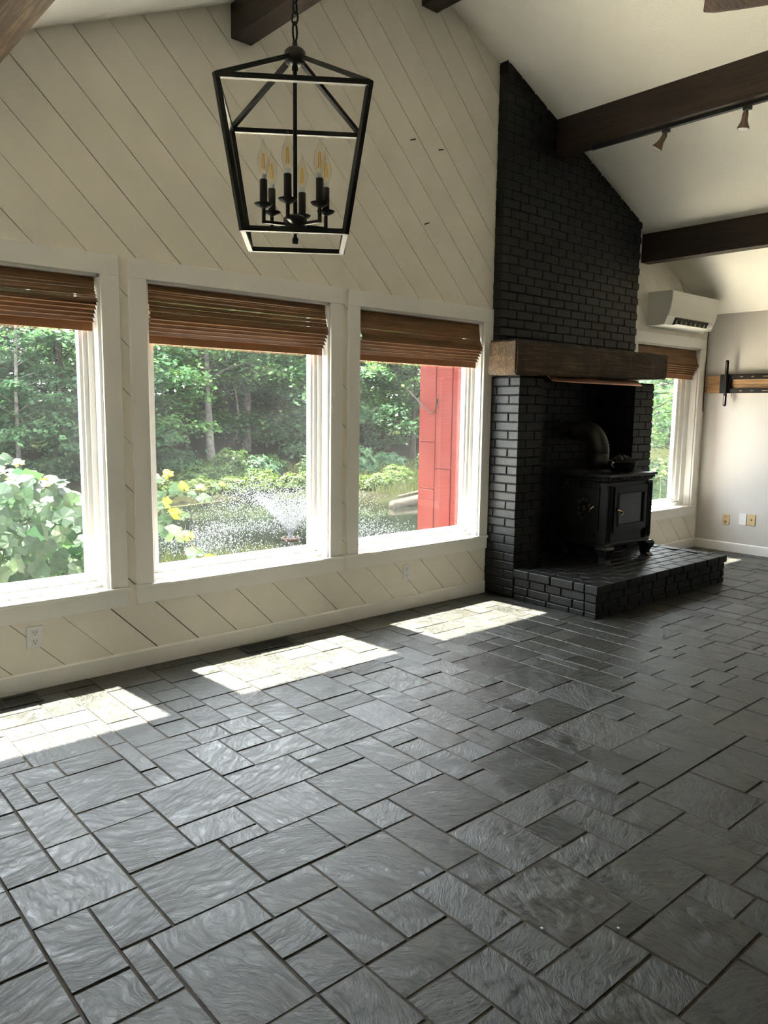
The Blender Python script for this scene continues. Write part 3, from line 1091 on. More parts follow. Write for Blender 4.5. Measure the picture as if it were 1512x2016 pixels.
# front door with glass
fd = obj('front_door', MB().box(6.015, SY0 - .022, .530, 6.555, SY0, .590).box(6.015, SY0 - .022, .880, 6.555, SY0, .940)
         .box(6.015, SY0 - .022, .590, 6.075, SY0, .880).box(6.500, SY0 - .022, .590, 6.555, SY0, .880), M['cast_iron'], st)
obj('door_moulding', MB().box(6.068, SY0 - .030, .582, 6.508, SY0 - .018, .594).box(6.068, SY0 - .030, .876, 6.508, SY0 - .018, .888)
    .box(6.066, SY0 - .030, .582, 6.078, SY0 - .018, .888).box(6.498, SY0 - .030, .582, 6.510, SY0 - .018, .888), M['cast_iron'], fd)
obj('door_glass', MB().box(6.070, SY0 - .014, .588, 6.505, SY0 - .004, .882), M['stove_glass'], fd)
mb = MB().tube([(6.040, SY0 - .022, .735), (6.040, SY0 - .048, .735), (6.052, SY0 - .060, .728), (6.078, SY0 - .062, .716), (6.088, SY0 - .060, .700), (6.080, SY0 - .060, .688)], [.010, .010, .009, .009, .008, .010], 8)
tag(obj('handle', mb, M['brass'], fd, True), 'curled brass handle')
# side loading door
sd = obj('side_door', MB().box(SX0 - .018, -.600, .560, SX0, -.270, .925), M['cast_iron'], st)
obj('door_frame', MB().box(SX0 - .028, -.600, .560, SX0 - .016, -.570, .925).box(SX0 - .028, -.300, .560, SX0 - .016, -.270, .925)
    .box(SX0 - .028, -.570, .560, SX0 - .016, -.300, .592).box(SX0 - .028, -.570, .893, SX0 - .016, -.300, .925), M['cast_iron'], sd)
mb = MB()
for k in range(9):                                    # raised leaf ornament
    a = k * 2 * math.pi / 9
    cyy, czz = -.435 + math.cos(a) * .060, .742 + math.sin(a) * .085
    mb.lathe([(.001, 0), (.026, .003), (.020, .007), (.001, .010)], (SX0 - .018, cyy, czz), 8, Matrix.Rotation(-math.pi / 2, 3, 'Y'))
mb.lathe([(.001, 0), (.04, .004), (.028, .009), (.001, .012)], (SX0 - .018, -.435, .742), 10, Matrix.Rotation(-math.pi / 2, 3, 'Y'))
obj('door_ornament', mb, M['cast_iron'], sd, True)
mb = MB().tube([(SX0 - .02, -.562, .765), (SX0 - .05, -.562, .765), (SX0 - .062, -.555, .755), (SX0 - .062, -.535, .735), (SX0 - .058, -.520, .722)], [.009, .009, .008, .008, .010], 8)
tag(obj('handle', mb, M['brass'], sd, True), 'curled brass handle')
mb = MB()
for k in range(7):
    y = -.60 + k * .058
    mb.lathe([(.001, 0), (.020, .003), (.012, .010), (.001, .012)], (SX0, y, .955), 8, Matrix.Rotation(-math.pi / 2, 3, 'Y'))
    mb.lathe([(.001, 0), (.016, .003), (.010, .008), (.001, .010)], (SX0, y, .500), 8, Matrix.Rotation(-math.pi / 2, 3, 'Y'))
o = obj('scroll_relief', mb, M['cast_iron'], st, True)
o['kind'] = 'stuff'
# cabriole legs
for lx, ly, sx, sy in ((SX0 + .02, SY0 + .02, -1, -1), (SX1 - .02, SY0 + .02, 1, -1), (SX0 + .02, SY1 - .02, -1, 1), (SX1 - .02, SY1 - .02, 1, 1)):
    mb = MB()
    prof = [(0.000, .410, .062), (.020, .385, .058), (.026, .350, .045), (.016, .315, .034), (.016, .290, .034), (.032, .268, .042), (.032, .263, .042)]
    rings = []
    for off_, zz, h in prof:
        c_ = Vector((lx + sx * off_, ly + sy * off_, zz))
        rings.append([c_ + Vector((dx * h, dy * h, 0)) for dx, dy in ((-1, -1), (1, -1), (1, 1), (-1, 1))])
    vs = [q[:] for rg in rings for q in rg]
    fs = [(0, 1, 2, 3), tuple(len(vs) - 1 - k for k in range(4))]
    for i in range(len(rings) - 1):
        fs += [(i * 4 + k, i * 4 + 4 + k, i * 4 + 4 + (k + 1) % 4, i * 4 + (k + 1) % 4) for k in range(4)]
    obj('leg', mb.add(vs, fs), M['cast_iron'], st)
obj('ash_pan', MB().box(6.12, -.60, .375, 6.45, -.30, .407), M['cast_iron'], st)

# flue pipe: rises from the top plate, corrugated elbow back into the firebox wall
PX, PY = 6.165, -.40
fl = thing('flue_pipe', 'dark corrugated elbow flue pipe from stove top to firebox wall', 'flue pipe', (PX, PY, 1.052))
R_ = .092
obj('flange', MB().lathe([(R_ + .022, 0), (R_ + .022, .008), (R_ + .006, .016), (R_ + .004, .03)], (PX, PY, 1.0525), 28), M['pipe'], fl, True)
obj('riser', MB().tube([(PX, PY, 1.055), (PX, PY, 1.225)], R_, 28), M['pipe'], fl, True)
pts, rs = [], []
EB = .20
NB = 34
for k in range(NB + 1):
    a = k / NB * math.pi / 2
    pts.append((PX + .06 * (k / NB) ** 2, PY + EB * (1 - math.cos(a)), 1.222 + EB * math.sin(a)))
    rs.append(R_ + (.0035 if k % 2 else -.002))
obj('elbow', MB().tube(pts, rs, 28), M['pipe'], fl, True)
obj('horizontal_run', MB().tube([(PX + .060, PY + EB - .002, 1.222 + EB), (PX + .085, .046, 1.222 + EB)], R_, 28), M['pipe'], fl, True)
obj('wall_collar', MB().tube([(PX + .083, .030, 1.222 + EB), (PX + .085, .046, 1.222 + EB)], R_ + .035, 28), M['pipe'], fl)
mb = MB().tube([(PX + R_ - .002, PY - .02, 1.150), (PX + R_ + .030, PY - .03, 1.150)], .006, 8)
mb.box(PX + R_ + .018, PY - .040, 1.118, PX + R_ + .030, PY - .022, 1.165)
obj('damper_handle', mb, M['steel'], fl)

# iron pot heaped with lumps
pc = (6.375, -.515, 1.0525)
pot = thing('iron_pot', 'dark iron pot heaped with dark lumps on the stove top', 'pot', pc)
mb = MB().lathe([(.070, .0), (.100, .012), (.128, .050), (.138, .090), (.146, .096), (.140, .100), (.130, .092), (.118, .052), (.09, .02)], pc, 28)
obj('bowl', mb, M['cast_iron'], pot, True)
mb = MB().tube([(pc[0] - .130, pc[1], pc[2] + .086), (pc[0] - .170, pc[1] - .01, pc[2] + .092), (pc[0] - .185, pc[1] - .01, pc[2] + .070), (pc[0] - .168, pc[1] - .01, pc[2] + .052), (pc[0] - .122, pc[1], pc[2] + .050)], .008, 8)
obj('handle', mb, M['steel'], pot, True)
for k in range(14):
    a, rr_ = random.uniform(0, 6.28), .095 * math.sqrt(random.random())
    h = .088 + .045 * (1 - rr_ / .1) + random.uniform(0, .015)
    s_ = random.uniform(.024, .038)
    bm = bmesh.new()
    bmesh.ops.create_icosphere(bm, subdivisions=1, radius=s_)
    for q in bm.verts:
        q.co = q.co * random.uniform(.75, 1.2)
        q.co += Vector((pc[0] + rr_ * math.cos(a), pc[1] + rr_ * math.sin(a), pc[2] + h))
    mb = MB().add([q.co[:] for q in bm.verts], [[w.index for w in f.verts] for f in bm.faces])
    bm.free()
    obj('lump', mb, M['lump'], pot)

# ------------------------------------------------------------------ lantern chandelier
LC = Vector((1.335, -2.505, 0))
LZT, LZB, LA, LB, LYAW = 2.450, 2.084, .200, .140, math.radians(-35.66)
lan = thing('lantern_chandelier', 'black open cage lantern chandelier with six candle bulbs on a chain', 'chandelier', (LC.x, LC.y, LZB))


def lp3(i, j, w, z):
    ca, sa = math.cos(LYAW), math.sin(LYAW)
    return (LC.x + ca * i * w - sa * j * w, LC.y + sa * i * w + ca * j * w, z)


SG = [(-1, -1), (1, -1), (1, 1), (-1, 1)]
W_ = .0138
for k in range(4):
    a, b = SG[k], SG[(k + 1) % 4]
    obj('top_rail', MB().bar(lp3(*a, LA, LZT), lp3(*b, LA, LZT), W_), M['black_metal'], lan)
    obj('bottom_rail', MB().bar(lp3(*a, LB, LZB), lp3(*b, LB, LZB), W_), M['black_metal'], lan)
    obj('post', MB().bar(lp3(*a, LA, LZT + .006), lp3(*a, LB, LZB - .006), W_), M['black_metal'], lan)
    obj('roof_arm', MB().bar(lp3(*a, LA * .99, LZT + .004), lp3(*a, .014, 2.584), W_ * .9), M['black_metal'], lan)
lc = (LC.x, LC.y, 0)
obj('crown', MB().lathe([(.010, 2.565), (.027, 2.570), (.030, 2.585), (.030, 2.600), (.022, 2.608), (.008, 2.614), (.006, 2.630)], lc, 20), M['black_metal'], lan, True)
obj('centre_rod', MB().tube([(LC.x, LC.y, 2.568), (LC.x, LC.y, 2.14)], .0062, 10), M['black_metal'], lan, True)
obj('rod_knuckle', MB().lathe([(.004, 2.545), (.009, 2.552), (.009, 2.562), (.004, 2.568)], lc, 12), M['black_metal'], lan, True)
obj('hub', MB().lathe([(.008, 2.102), (.018, 2.108), (.030, 2.118), (.034, 2.124), (.034, 2.146), (.024, 2.154), (.008, 2.158)], lc, 20), M['black_metal'], lan, True)
obj('finial', MB().lathe([(.006, 2.074), (.009, 2.078), (.009, 2.090), (.005, 2.096), (.005, 2.104)], lc, 12), M['black_metal'], lan, True)
CR = .094
for k in range(6):
    a = math.radians(k * 60 + 42.6)
    dx, dy = math.cos(a), math.sin(a)
    cxx, cyy = LC.x + dx * CR, LC.y + dy * CR
    arm = obj('candle_arm', MB().bar((LC.x + dx * .02, LC.y + dy * .02, 2.128), (cxx + dx * .004, cyy + dy * .004, 2.128), .008)
              .bar((cxx, cyy, 2.124), (cxx, cyy, 2.172), .008), M['black_metal'], lan)
    obj('drip_cup', MB().lathe([(.006, 2.164), (.010, 2.166), (.022, 2.172), (.027, 2.178), (.025, 2.1785), (.012, 2.175)], (cxx, cyy, 0), 18), M['black_metal'], arm, True)
    obj('candle_sleeve', MB().lathe([(.0095, 2.172), (.0110, 2.174), (.0110, 2.243), (.0095, 2.244)], (cxx, cyy, 0), 14), M['black_metal'], arm, True)
    bl = obj('candle_bulb', MB().lathe([(.008, 2.254), (.011, 2.262), (.0165, 2.280), (.0175, 2.292), (.0150, 2.310), (.0085, 2.328), (.004, 2.342), (.0012, 2.356)], (cxx, cyy, 0), 16), M['bulb'], lan, True)
    obj('bulb_base', MB().lathe([(.0085, 2.243), (.0092, 2.245), (.0092, 2.255), (.008, 2.257)], (cxx, cyy, 0), 14), M['lamp_face'], bl, True)
    for q in range(4):
        b_ = q * math.pi / 2 + .4
        fx, fy = cxx + .0052 * math.cos(b_), cyy + .0052 * math.sin(b_)
        obj('filament', MB().tube([(fx, fy, 2.272), (fx * .5 + cxx * .5, fy * .5 + cyy * .5, 2.314)], .0013, 6), M['filament'], bl)
# chain up to the ceiling canopy
z = 2.628
top = roof(LC.x) - .035
k = 0
while z < top:
    h = .052 if k == 0 else .036
    w = .010
    pts = []
    for q in range(13):
        a = q / 12 * 2 * math.pi
        lx, lz = w * math.cos(a), (h / 2) * math.sin(a)
        ry = math.radians(20 + 90 * (k % 2))
        pts.append((LC.x + lx * math.cos(ry), LC.y + lx * math.sin(ry), z + h / 2 + lz))
    obj('chain_link', MB().tube(pts, .0030, 6, False), M['black_metal'], lan, True)
    z += h - .008
    k += 1
obj('canopy', MB().lathe([(.010, top - .01), (.055, top + .01), (.062, top + .03), (.062, top + .075)], (LC.x, LC.y, 0), 24), M['black_metal'], lan, True)

# ------------------------------------------------------------------ track lights under the beam
TXK = 5.822
tk = thing('light_track', 'black light track fixed under the dark ceiling beam by the chimney', 'light track', (TXK, -1.6, 3.79))
obj('rail', MB().box(TXK - .018, -3.4, 3.800, TXK + .018, -.42, 3.826), M['black_metal'], tk)
obj('end_cap', MB().cbox(TXK - .020, -.425, 3.797, TXK + .020, -.405, 3.826, .003), M['black_plastic'], tk)


def spot(y, tilt, side, label):
    s = thing('track_spotlight', label, 'spotlight', (TXK, y, 3.80))
    obj('adapter', MB().cbox(TXK - .015, y - .030, 3.772, TXK + .015, y + .030, 3.8005, .003), M['black_plastic'], s)
    obj('stem', MB().tube([(TXK, y, 3.775), (TXK, y, 3.752)], .007, 8), M['black_plastic'], s)
    R = Matrix.Rotation(side, 3, 'X') @ Matrix.Rotation(tilt, 3, 'Y')
    c = (TXK, y + .012, 3.752)
    obj('shade', MB().lathe([(.006, .012), (.018, .010), (.021, .0), (.022, -.045), (.028, -.062), (.042, -.092), (.044, -.100), (.040, -.100), (.026, -.064)], c, 24, R), M['bronze'], s, True)
    obj('lamp', MB().lathe([(.010, -.070), (.036, -.090), (.038, -.097), (.030, -.104), (.006, -.108)], c, 20, R), M['lamp_face'], s, True)


spot(-1.085, math.radians(6), math.radians(33), 'bronze track spotlight tilted towards the brick chimney')
spot(-1.715, math.radians(-4), math.radians(8), 'bronze track spotlight pointing straight down with a pale lamp face')

# ------------------------------------------------------------------ ceiling fan (one blade tip reaches into view)
FH = Vector((4.235, -2.985, 3.60))
fan = thing('ceiling_fan', 'dark brown ceiling fan hanging from the ridge beam', 'ceiling fan', tuple(FH))
obj('downrod', MB().tube([(FH.x, FH.y, 3.72), (FH.x, FH.y, 4.543)], .014, 10), M['bronze'], fan, True)
obj('canopy', MB().lathe([(.02, 4.47), (.06, 4.50), (.068, 4.544)], (FH.x, FH.y, 0), 20), M['bronze'], fan, True)
obj('motor', MB().lathe([(.02, 3.53), (.09, 3.545), (.115, 3.59), (.115, 3.66), (.07, 3.72), (.02, 3.735)], (FH.x, FH.y, 0), 24), M['bronze'], fan, True)
for k in range(5):
    a = math.radians(120.5 + 72 * k)
    d, s = Vector((math.cos(a), math.sin(a), 0)), Vector((-math.sin(a), math.cos(a), 0))
    prof = [(.16, .045), (.30, .058), (.55, .068), (.66, .066), (.70, .050), (.712, .038)]
    up_, lo_ = [], []
    for r_, h in prof:
        for sg, L in ((1, up_), (-1, lo_)):
            p = FH + d * r_ + s * h * sg + Vector((0, 0, .010 * sg))
            L.append(p)
    ol = up_ + lo_[::-1]
    n = len(ol)
    vs = [p[:] for p in ol] + [(p + Vector((0, 0, .008)))[:] for p in ol]
    fs = [tuple(range(n)), tuple(range(2 * n - 1, n - 1, -1))] + [(i, (i + 1) % n, (i + 1) % n + n, i + n) for i in range(n)]
    bl = obj('blade', MB().add(vs, fs), M['fan_blade'], fan)
    obj('blade_iron', MB().bar(FH + d * .10, FH + d * .22, .03, .008), M['bronze'], bl)

# ------------------------------------------------------------------ air conditioner on the wall
ac = thing('air_conditioner', 'white wall mounted split air conditioner above the corner window', 'air conditioner', (8.05, -.13, 2.50))
AX0, AX1 = 7.540, 8.560
prof = [(0.0, 2.512), (-.120, 2.506), (-.198, 2.512), (-.232, 2.590), (-.256, 2.680), (-.268, 2.770), (-.270, 2.842), (-.262, 2.850), (0.0, 2.852)]
obj('body', MB().prism(prof, AX0, AX1, 'x'), M['ac'], ac)
obj('front_panel', MB().prism([(-.240, 2.595), (-.262, 2.680), (-.274, 2.770), (-.276, 2.845), (-.268, 2.845), (-.232, 2.595)], AX0 + .006, AX1 - .006, 'x'), M['ac'], ac)
lv = obj('louver_recess', MB().prism([(-.206, 2.520), (-.240, 2.590), (-.232, 2.592), (-.199, 2.520)], AX0 + .16, AX1 - .14, 'x'), M['dark_slot'], ac)
obj('louver', MB().prism([(-.198, 2.512), (-.246, 2.520), (-.246, 2.525), (-.198, 2.519)], AX0 + .17, AX1 - .15, 'x'), M['ac'], ac)
for k in range(7):
    x = AX0 + .20 + k * .10
    obj('vane', MB().box(x, -.232, 2.53, x + .006, -.205, 2.565), M['ac'], lv)
obj('display_window', MB().box(AX1 - .115, -.236, 2.535, AX1 - .045, -.205, 2.565), M['white_plate'], ac)
obj('drain_stub', MB().box(AX1 - .07, -.15, 2.492, AX1 - .03, -.11, 2.508), M['ac'], ac)
obj('line_hose', MB().tube([(8.875, -.014, 2.60), (8.875, -.012, 2.20), (8.870, -.012, 1.95), (8.876, -.012, 1.62)], .005, 6), M['black_plastic'], ac)

# ------------------------------------------------------------------ TV mount on a pine board
pb = thing('mounting_boards', 'two raw pine boards screwed to the plain side wall', 'board', (XR, -.9, 1.83))
obj('plank', MB().cbox(XR - .036, -1.75, 1.834, XR, -.024, 1.930, .003), M['pine'], pb)
obj('plank', MB().cbox(XR - .036, -1.75, 1.934, XR, -.020, 2.030, .003), M['pine'], pb)
for zz in (1.86, 1.90, 1.97, 2.00):
    obj('screw', MB().tube([(XR - .039, -.04, zz), (XR - .035, -.04, zz)], .006, 8), M['dark_slot'], pb)
tv = thing('tv_mount', 'black steel television wall mount on the pine boards', 'tv mount', (XR - .04, -.9, 1.83))
MX = XR - .0365
obj('end_plate', MB().cbox(MX - .012, -.340, 1.832, MX, -.200, 2.048, .004), M['black_metal'], tv)
obj('end_plate', MB().cbox(MX - .034, -.330, 1.845, MX - .012, -.262, 2.04, .006), M['black_metal'], tv)
for z0, z1 in ((1.988, 2.046), (1.834, 1.886)):
    rl = obj('rail', MB().cbox(MX - .030, -1.45, z0, MX, -.330, z1, .004), M['black_metal'], tv)
    for k in range(8):
        y = -.44 - k * .125
        L = .03 if k < 2 else .07
        obj('slot', MB().box(MX - .0315, y - L, (z0 + z1) / 2 - .005, MX - .0295, y, (z0 + z1) / 2 + .005), M['pine'], rl)
vb = obj('vertical_bar', MB().cbox(MX - .064, -.308, 1.684, MX - .034, -.272, 2.208, .010), M['black_metal'], tv)
for k in range(11):
    zz = 2.18 - k * .016
    obj('hole', MB().box(MX - .0655, -.294, zz - .004, MX - .0635, -.286, zz + .004), M['steel'], vb)
obj('hole', MB().box(MX - .0655, -.295, 1.705, MX - .0635, -.286, 1.80), M['steel'], vb)
obj('end_plate', MB().cbox(MX - .012, -1.60, 1.832, MX, -1.44, 2.048, .004), M['black_metal'], tv)
obj('latch_cord', MB().tube([(MX - .02, -.345, 1.835), (MX - .02, -.348, 1.79)], .003, 6), M['black_plastic'], tv)


# ------------------------------------------------------------------ outlets and wall plates
def plate_front(cx, cz, w, h, label, mat='white_plate'):
    p = thing('wall_outlet', label, 'outlet', (cx, 0, cz - h / 2))
    obj('plate', MB().cbox(cx - w / 2, -.007, cz - h / 2, cx + w / 2, -.0007, cz + h / 2, .002), M[mat], p)
    for s in (-1, 1):
        rc = obj('receptacle', MB().cbox(cx - .018, -.0095, cz + s * .026 - .017, cx + .018, -.006, cz + s * .026 + .017, .003), M[mat], p)
        obj('slot', MB().box(cx - .009, -.0100, cz + s * .026 - .001, cx - .006, -.0092, cz + s * .026 + .010), M['dark_slot'], rc)
        obj('slot', MB().box(cx + .006, -.0100, cz + s * .026 - .001, cx + .009, -.0092, cz + s * .026 + .010), M['dark_slot'], rc)
        obj('slot', MB().box(cx - .003, -.0100, cz + s * .026 - .011, cx + .003, -.0092, cz + s * .026 - .006), M['dark_slot'], rc)
    return p


plate_front(1.290, .303, .086, .126, 'white wall outlet on the boards under the window with the grape vine')
plate_front(4.138, .304, .078, .124, 'white wall outlet on the boards under the window with the red chase')


def plate_side(y, z, w, h, mat, label, holes):
    p = thing('wall_plate', label, 'wall plate', (XR, y, z - h / 2))
    pl = obj('plate', MB().cbox(XR - .008, y - w / 2, z - h / 2, XR - .0005, y + w / 2, z + h / 2, .002), M[mat], p)
    for dy, dz, r_ in holes:
        obj('jack', MB().box(XR - .0095, y + dy - r_, z + dz - r_, XR - .0075, y + dy + r_, z + dz + r_), M['dark_slot'], pl)
    return p


plate_side(-.365, .372, .080, .122, 'almond', 'almond cable plate with a stack of jacks low on the side wall',
           [(0, .032, .006), (-.006, -.022, .006), (.008, -.022, .006), (-.006, -.038, .005), (.008, -.038, .005)])
plate_side(-.560, .395, .086, .136, 'white_plate', 'white outlet plate between the two almond plates', [])
plate_side(-.661, .398, .082, .126, 'almond', 'almond switch plate with a single centre toggle beside the white plate', [(0, 0, .008)])

# floor registers
for x0, x1, lab in ((.900, 1.262, 'dark metal floor register below the window with the grape vine'), (2.552, 2.912, 'dark metal floor register below the wide middle window')):
    v_ = thing('floor_register', lab, 'floor register', ((x0 + x1) / 2, -.135, .003))
    y0, y1 = -.210, -.060
    mb = MB().box(x0, y0, .0026, x1, y0 + .014, .008).box(x0, y1 - .014, .0026, x1, y1, .008).box(x0, y0 + .014, .0026, x0 + .018, y1 - .014, .008).box(x1 - .018, y0 + .014, .0026, x1, y1 - .014, .008)
    mb.box((x0 + x1) / 2 - .006, y0 + .014, .0026, (x0 + x1) / 2 + .006, y1 - .014, .008)
    obj('frame', mb, M['vent'], v_)
    obj('well', MB().box(x0 + .01, y0 + .01, .0024, x1 - .01, y1 - .01, .0028), M['dark_slot'], v_)
    n = 26
    for k in range(n):
        x = x0 + .022 + k * (x1 - x0 - .044) / n
        obj('slat', MB().box(x, y0 + .012, .0030, x + .005, y1 - .012, .0068), M['vent'], v_)

# three small slits left in the boards by picture hooks
for (x, z, a) in ((4.128, 3.597, .35), (4.425, 3.590, .25), (4.288, 3.021, .35)):
    d = Vector((math.cos(a), 0, math.sin(a)))
    c_ = Vector((x, -.003, z))
    o = obj('wall_slit', MB().bar(c_ - d * .026, c_ + d * .026, .006, .008), M['dark_slot'], wall_front)
# litter on the floor: two pale crumbs
for (x, y) in ((1.832, -3.122), (2.016, -3.276)):
    o = obj('floor_crumb', MB().cbox(x, y, .0022, x + .006, y + .010, .006, .001), M['white_plate'])
    tag(o, 'tiny white crumb lying on the dark slate floor', 'crumb', 'crumbs on the slate floor')

# ================================================================== outside
WZ = -1.50                                     # pond level


def sstep(a, b, x):
    t_ = min(1, max(0, (x - a) / (b - a)))
    return t_ * t_ * (3 - 2 * t_)


def shore_far(x):
    return 18.6 - 4.6 * sstep(13.5, 17.0, x) + .5 * math.sin(x * .9) + .3 * math.sin(x * 2.3)


def shore_near(x):
    return 8.6 + .4 * math.sin(x * .7) + 1.2 * sstep(8, 2, x)


def gz(x, y):
    if y < 1.5:
        return -.50
    sn, sf = shore_near(x), shore_far(x)
    if y < sn:
        return -.50 - 1.0 * sstep(1.5, sn, y) - .02
    if y < sf:
        d = min(y - sn, sf - y)
        return WZ - .02 - min(.8, d * .5)
    d = y - sf
    return WZ + .22 * sstep(0, .8, d) + .45 * sstep(1, 8, d) + .05 * max(0, d - 8)


xs = np.concatenate([np.arange(-30, -2, 4.0), np.arange(-2, 40, .7), np.arange(40, 120, 5.0)])
ys = np.concatenate([np.arange(-30, -9, 5.0), [-8.3, -4, 0.1, .6], np.arange(1.5, 30, .7), np.arange(30, 110, 5.0)])
mb = MB()
for y in ys:
    for x in xs:
        z = gz(x, y)
        if y > 1.5:
            z += .05 * math.sin(x * 1.7 + y) * math.cos(y * 1.3)
        mb.v.append((x, y, z))
nx = len(xs)
for j in range(len(ys) - 1):
    for i in range(nx - 1):
        mb.f.append((j * nx + i, j * nx + i + 1, (j + 1) * nx + i + 1, (j + 1) * nx + i))
ground = struct('ground', mb, M['ground'], 'grassy ground around the pond and under the forest', 'ground')
mb = MB()
mb.add([(-30, 6.5, WZ), (100, 6.5, WZ), (100, 22, WZ), (-30, 22, WZ)], [(0, 1, 2, 3)])
pond = obj('pond_water', mb, M['water'])
tag(pond, 'dark rippled pond water in front of the forest', 'pond', None, 'stuff')


mb = MB().box(-4.0, .20, -.62, 13.0, 4.6, -.46)  # added unseen slab that reflects sunlight up to the ceiling
struct('bounce_slab', mb, M['bounce_slab'], 'added pale slab outside, out of view, bouncing sunlight up indoors', 'bounce_slab')


# ---- foliage generators (leaf cards gathered into one mesh per crown)
def cards(centres, normals, size, sizes=None):
    """numpy: a pointed leaf (4 verts) at every centre"""
    n = len(centres)
    nrm = normals / np.maximum(1e-6, np.linalg.norm(normals, axis=1, keepdims=True))
    t1 = np.cross(nrm, rng.normal(size=(n, 3)))
    t1 /= np.maximum(1e-6, np.linalg.norm(t1, axis=1, keepdims=True))
    t2 = np.cross(nrm, t1)
    s = (size * rng.uniform(.6, 1.3, n) if sizes is None else sizes)[:, None]
    a = centres + t1 * s * .62
    b = centres + t2 * s * .40 - nrm * s * .10
    c = centres - t1 * s * .55
    d = centres - t2 * s * .40 - nrm * s * .10
    V = np.stack([a, b, c, d], 1).reshape(-1, 3)
    F = np.arange(n * 4).reshape(-1, 4)
    return V, F


def np_mesh(name, V, F):
    me = bpy.data.meshes.new(name)
    me.vertices.add(len(V))
    me.vertices.foreach_set('co', np.ascontiguousarray(V, dtype=np.float32).ravel())
    k = F.shape[1]
    me.loops.add(F.size)
    me.loops.foreach_set('vertex_index', np.ascontiguousarray(F, dtype=np.int32).ravel())
    me.polygons.add(len(F))
    me.polygons.foreach_set('loop_start', np.arange(0, F.size, k, dtype=np.int32))
    me.update(calc_edges=True)
    me.validate()
    return me


def tree_meshes(height, trunk_r, crown_lo, crown_r, n_branch, per, leaf, seed, lean=0.0, flat=.16):
    r = random.Random(seed)
    tr = MB()
    pts, rs = [], []
    for k in range(12):
        s = k / 11
        pts.append((lean * s * s * height + .10 * math.sin(s * 5 + seed), .10 * math.cos(s * 4 + seed), -.4 + s * height))
        rs.append(trunk_r * (1.25 if k == 0 else 1 - .75 * s))
    tr.tube(pts, rs, 9)
    C_, N_ = [], []
    for b in range(n_branch):
        s = crown_lo / height + (1 - crown_lo / height) * (b + r.random()) / n_branch
        z0 = s * height - .4
        a = r.uniform(0, 2 * math.pi)
        env = math.sin(min(1, (s - crown_lo / height) / (1 - crown_lo / height) * .85 + .28) * math.pi) ** .7
        L = crown_r * max(.25, env) * r.uniform(.65, 1.1)
        bx, by = lean * s * s * height, 0
        tip = Vector((bx + math.cos(a) * L, by + math.sin(a) * L, z0 + L * r.uniform(-.05, .35)))
        st_ = Vector((bx, by, z0 - .2))
        mid = (st_ + tip) / 2 + Vector((0, 0, .12 * L))
        tr.tube([st_, mid, tip], [trunk_r * .20, trunk_r * .12, trunk_r * .05], 5)
        # a few flat sprays along the branch
        for q in range(4):
            u = r.uniform(.35, 1.05)
            c_ = st_.lerp(tip, u) + Vector((0, 0, .12 * L * (1 - abs(2 * u - 1))))
            R = L * r.uniform(.16, .34)
            m_ = per // 4
            p = rng.normal(size=(m_, 3)) * np.array([R * .55, R * .55, R * flat]) + np.array(c_[:])
            p[:, 2] -= .20 * ((p[:, 0] - c_.x) ** 2 + (p[:, 1] - c_.y) ** 2) / max(R, .1)
            C_.append(p)
            N_.append(np.array([0, 0, 1.0]) + rng.normal(size=(m_, 3)) * .45)
    C_ = np.concatenate(C_)
    N_ = np.concatenate(N_)
    V, F = cards(C_, N_, leaf)
    return tr.mesh('trunk', True), np_mesh('foliage', V, F)


KINDS = {
    'maple': (tree_meshes(9.5, .20, 3.4, 3.6, 46, 260, .17, 3), 'bark_pale', 'maple_leaf'),
    'edge': (tree_meshes(8.5, .15, 1.4, 3.4, 50, 260, .17, 5), 'bark_dark', 'maple_leaf'),
    'dense': (tree_meshes(10, .22, .6, 3.8, 60, 280, .20, 8), 'bark_dark', 'dark_leaf'),
    'slim': (tree_meshes(9, .09, 1.8, 2.2, 36, 220, .16, 11), 'bark_pale', 'dark_leaf'),
    'sapling': (tree_meshes(4.2, .05, .3, 1.9, 26, 240, .14, 15), 'bark_dark', 'dark_leaf'),
}


def plant_tree(kind, x, y, s, rot, label, group=None, bark=None, name=None):
    (tm, fm), bk, lf = KINDS[kind]
    t_ = thing(name or 'forest_tree', label, 'tree', (x, y, gz(x, y)), group)
    t_.rotation_euler = (0, 0, rot)
    t_.scale = (s, s, s)
    a = link('trunk', tm, M[bark or bk], t_)
    b = link('foliage', fm, M[lf], t_)
    b['kind'] = 'stuff'
    return t_


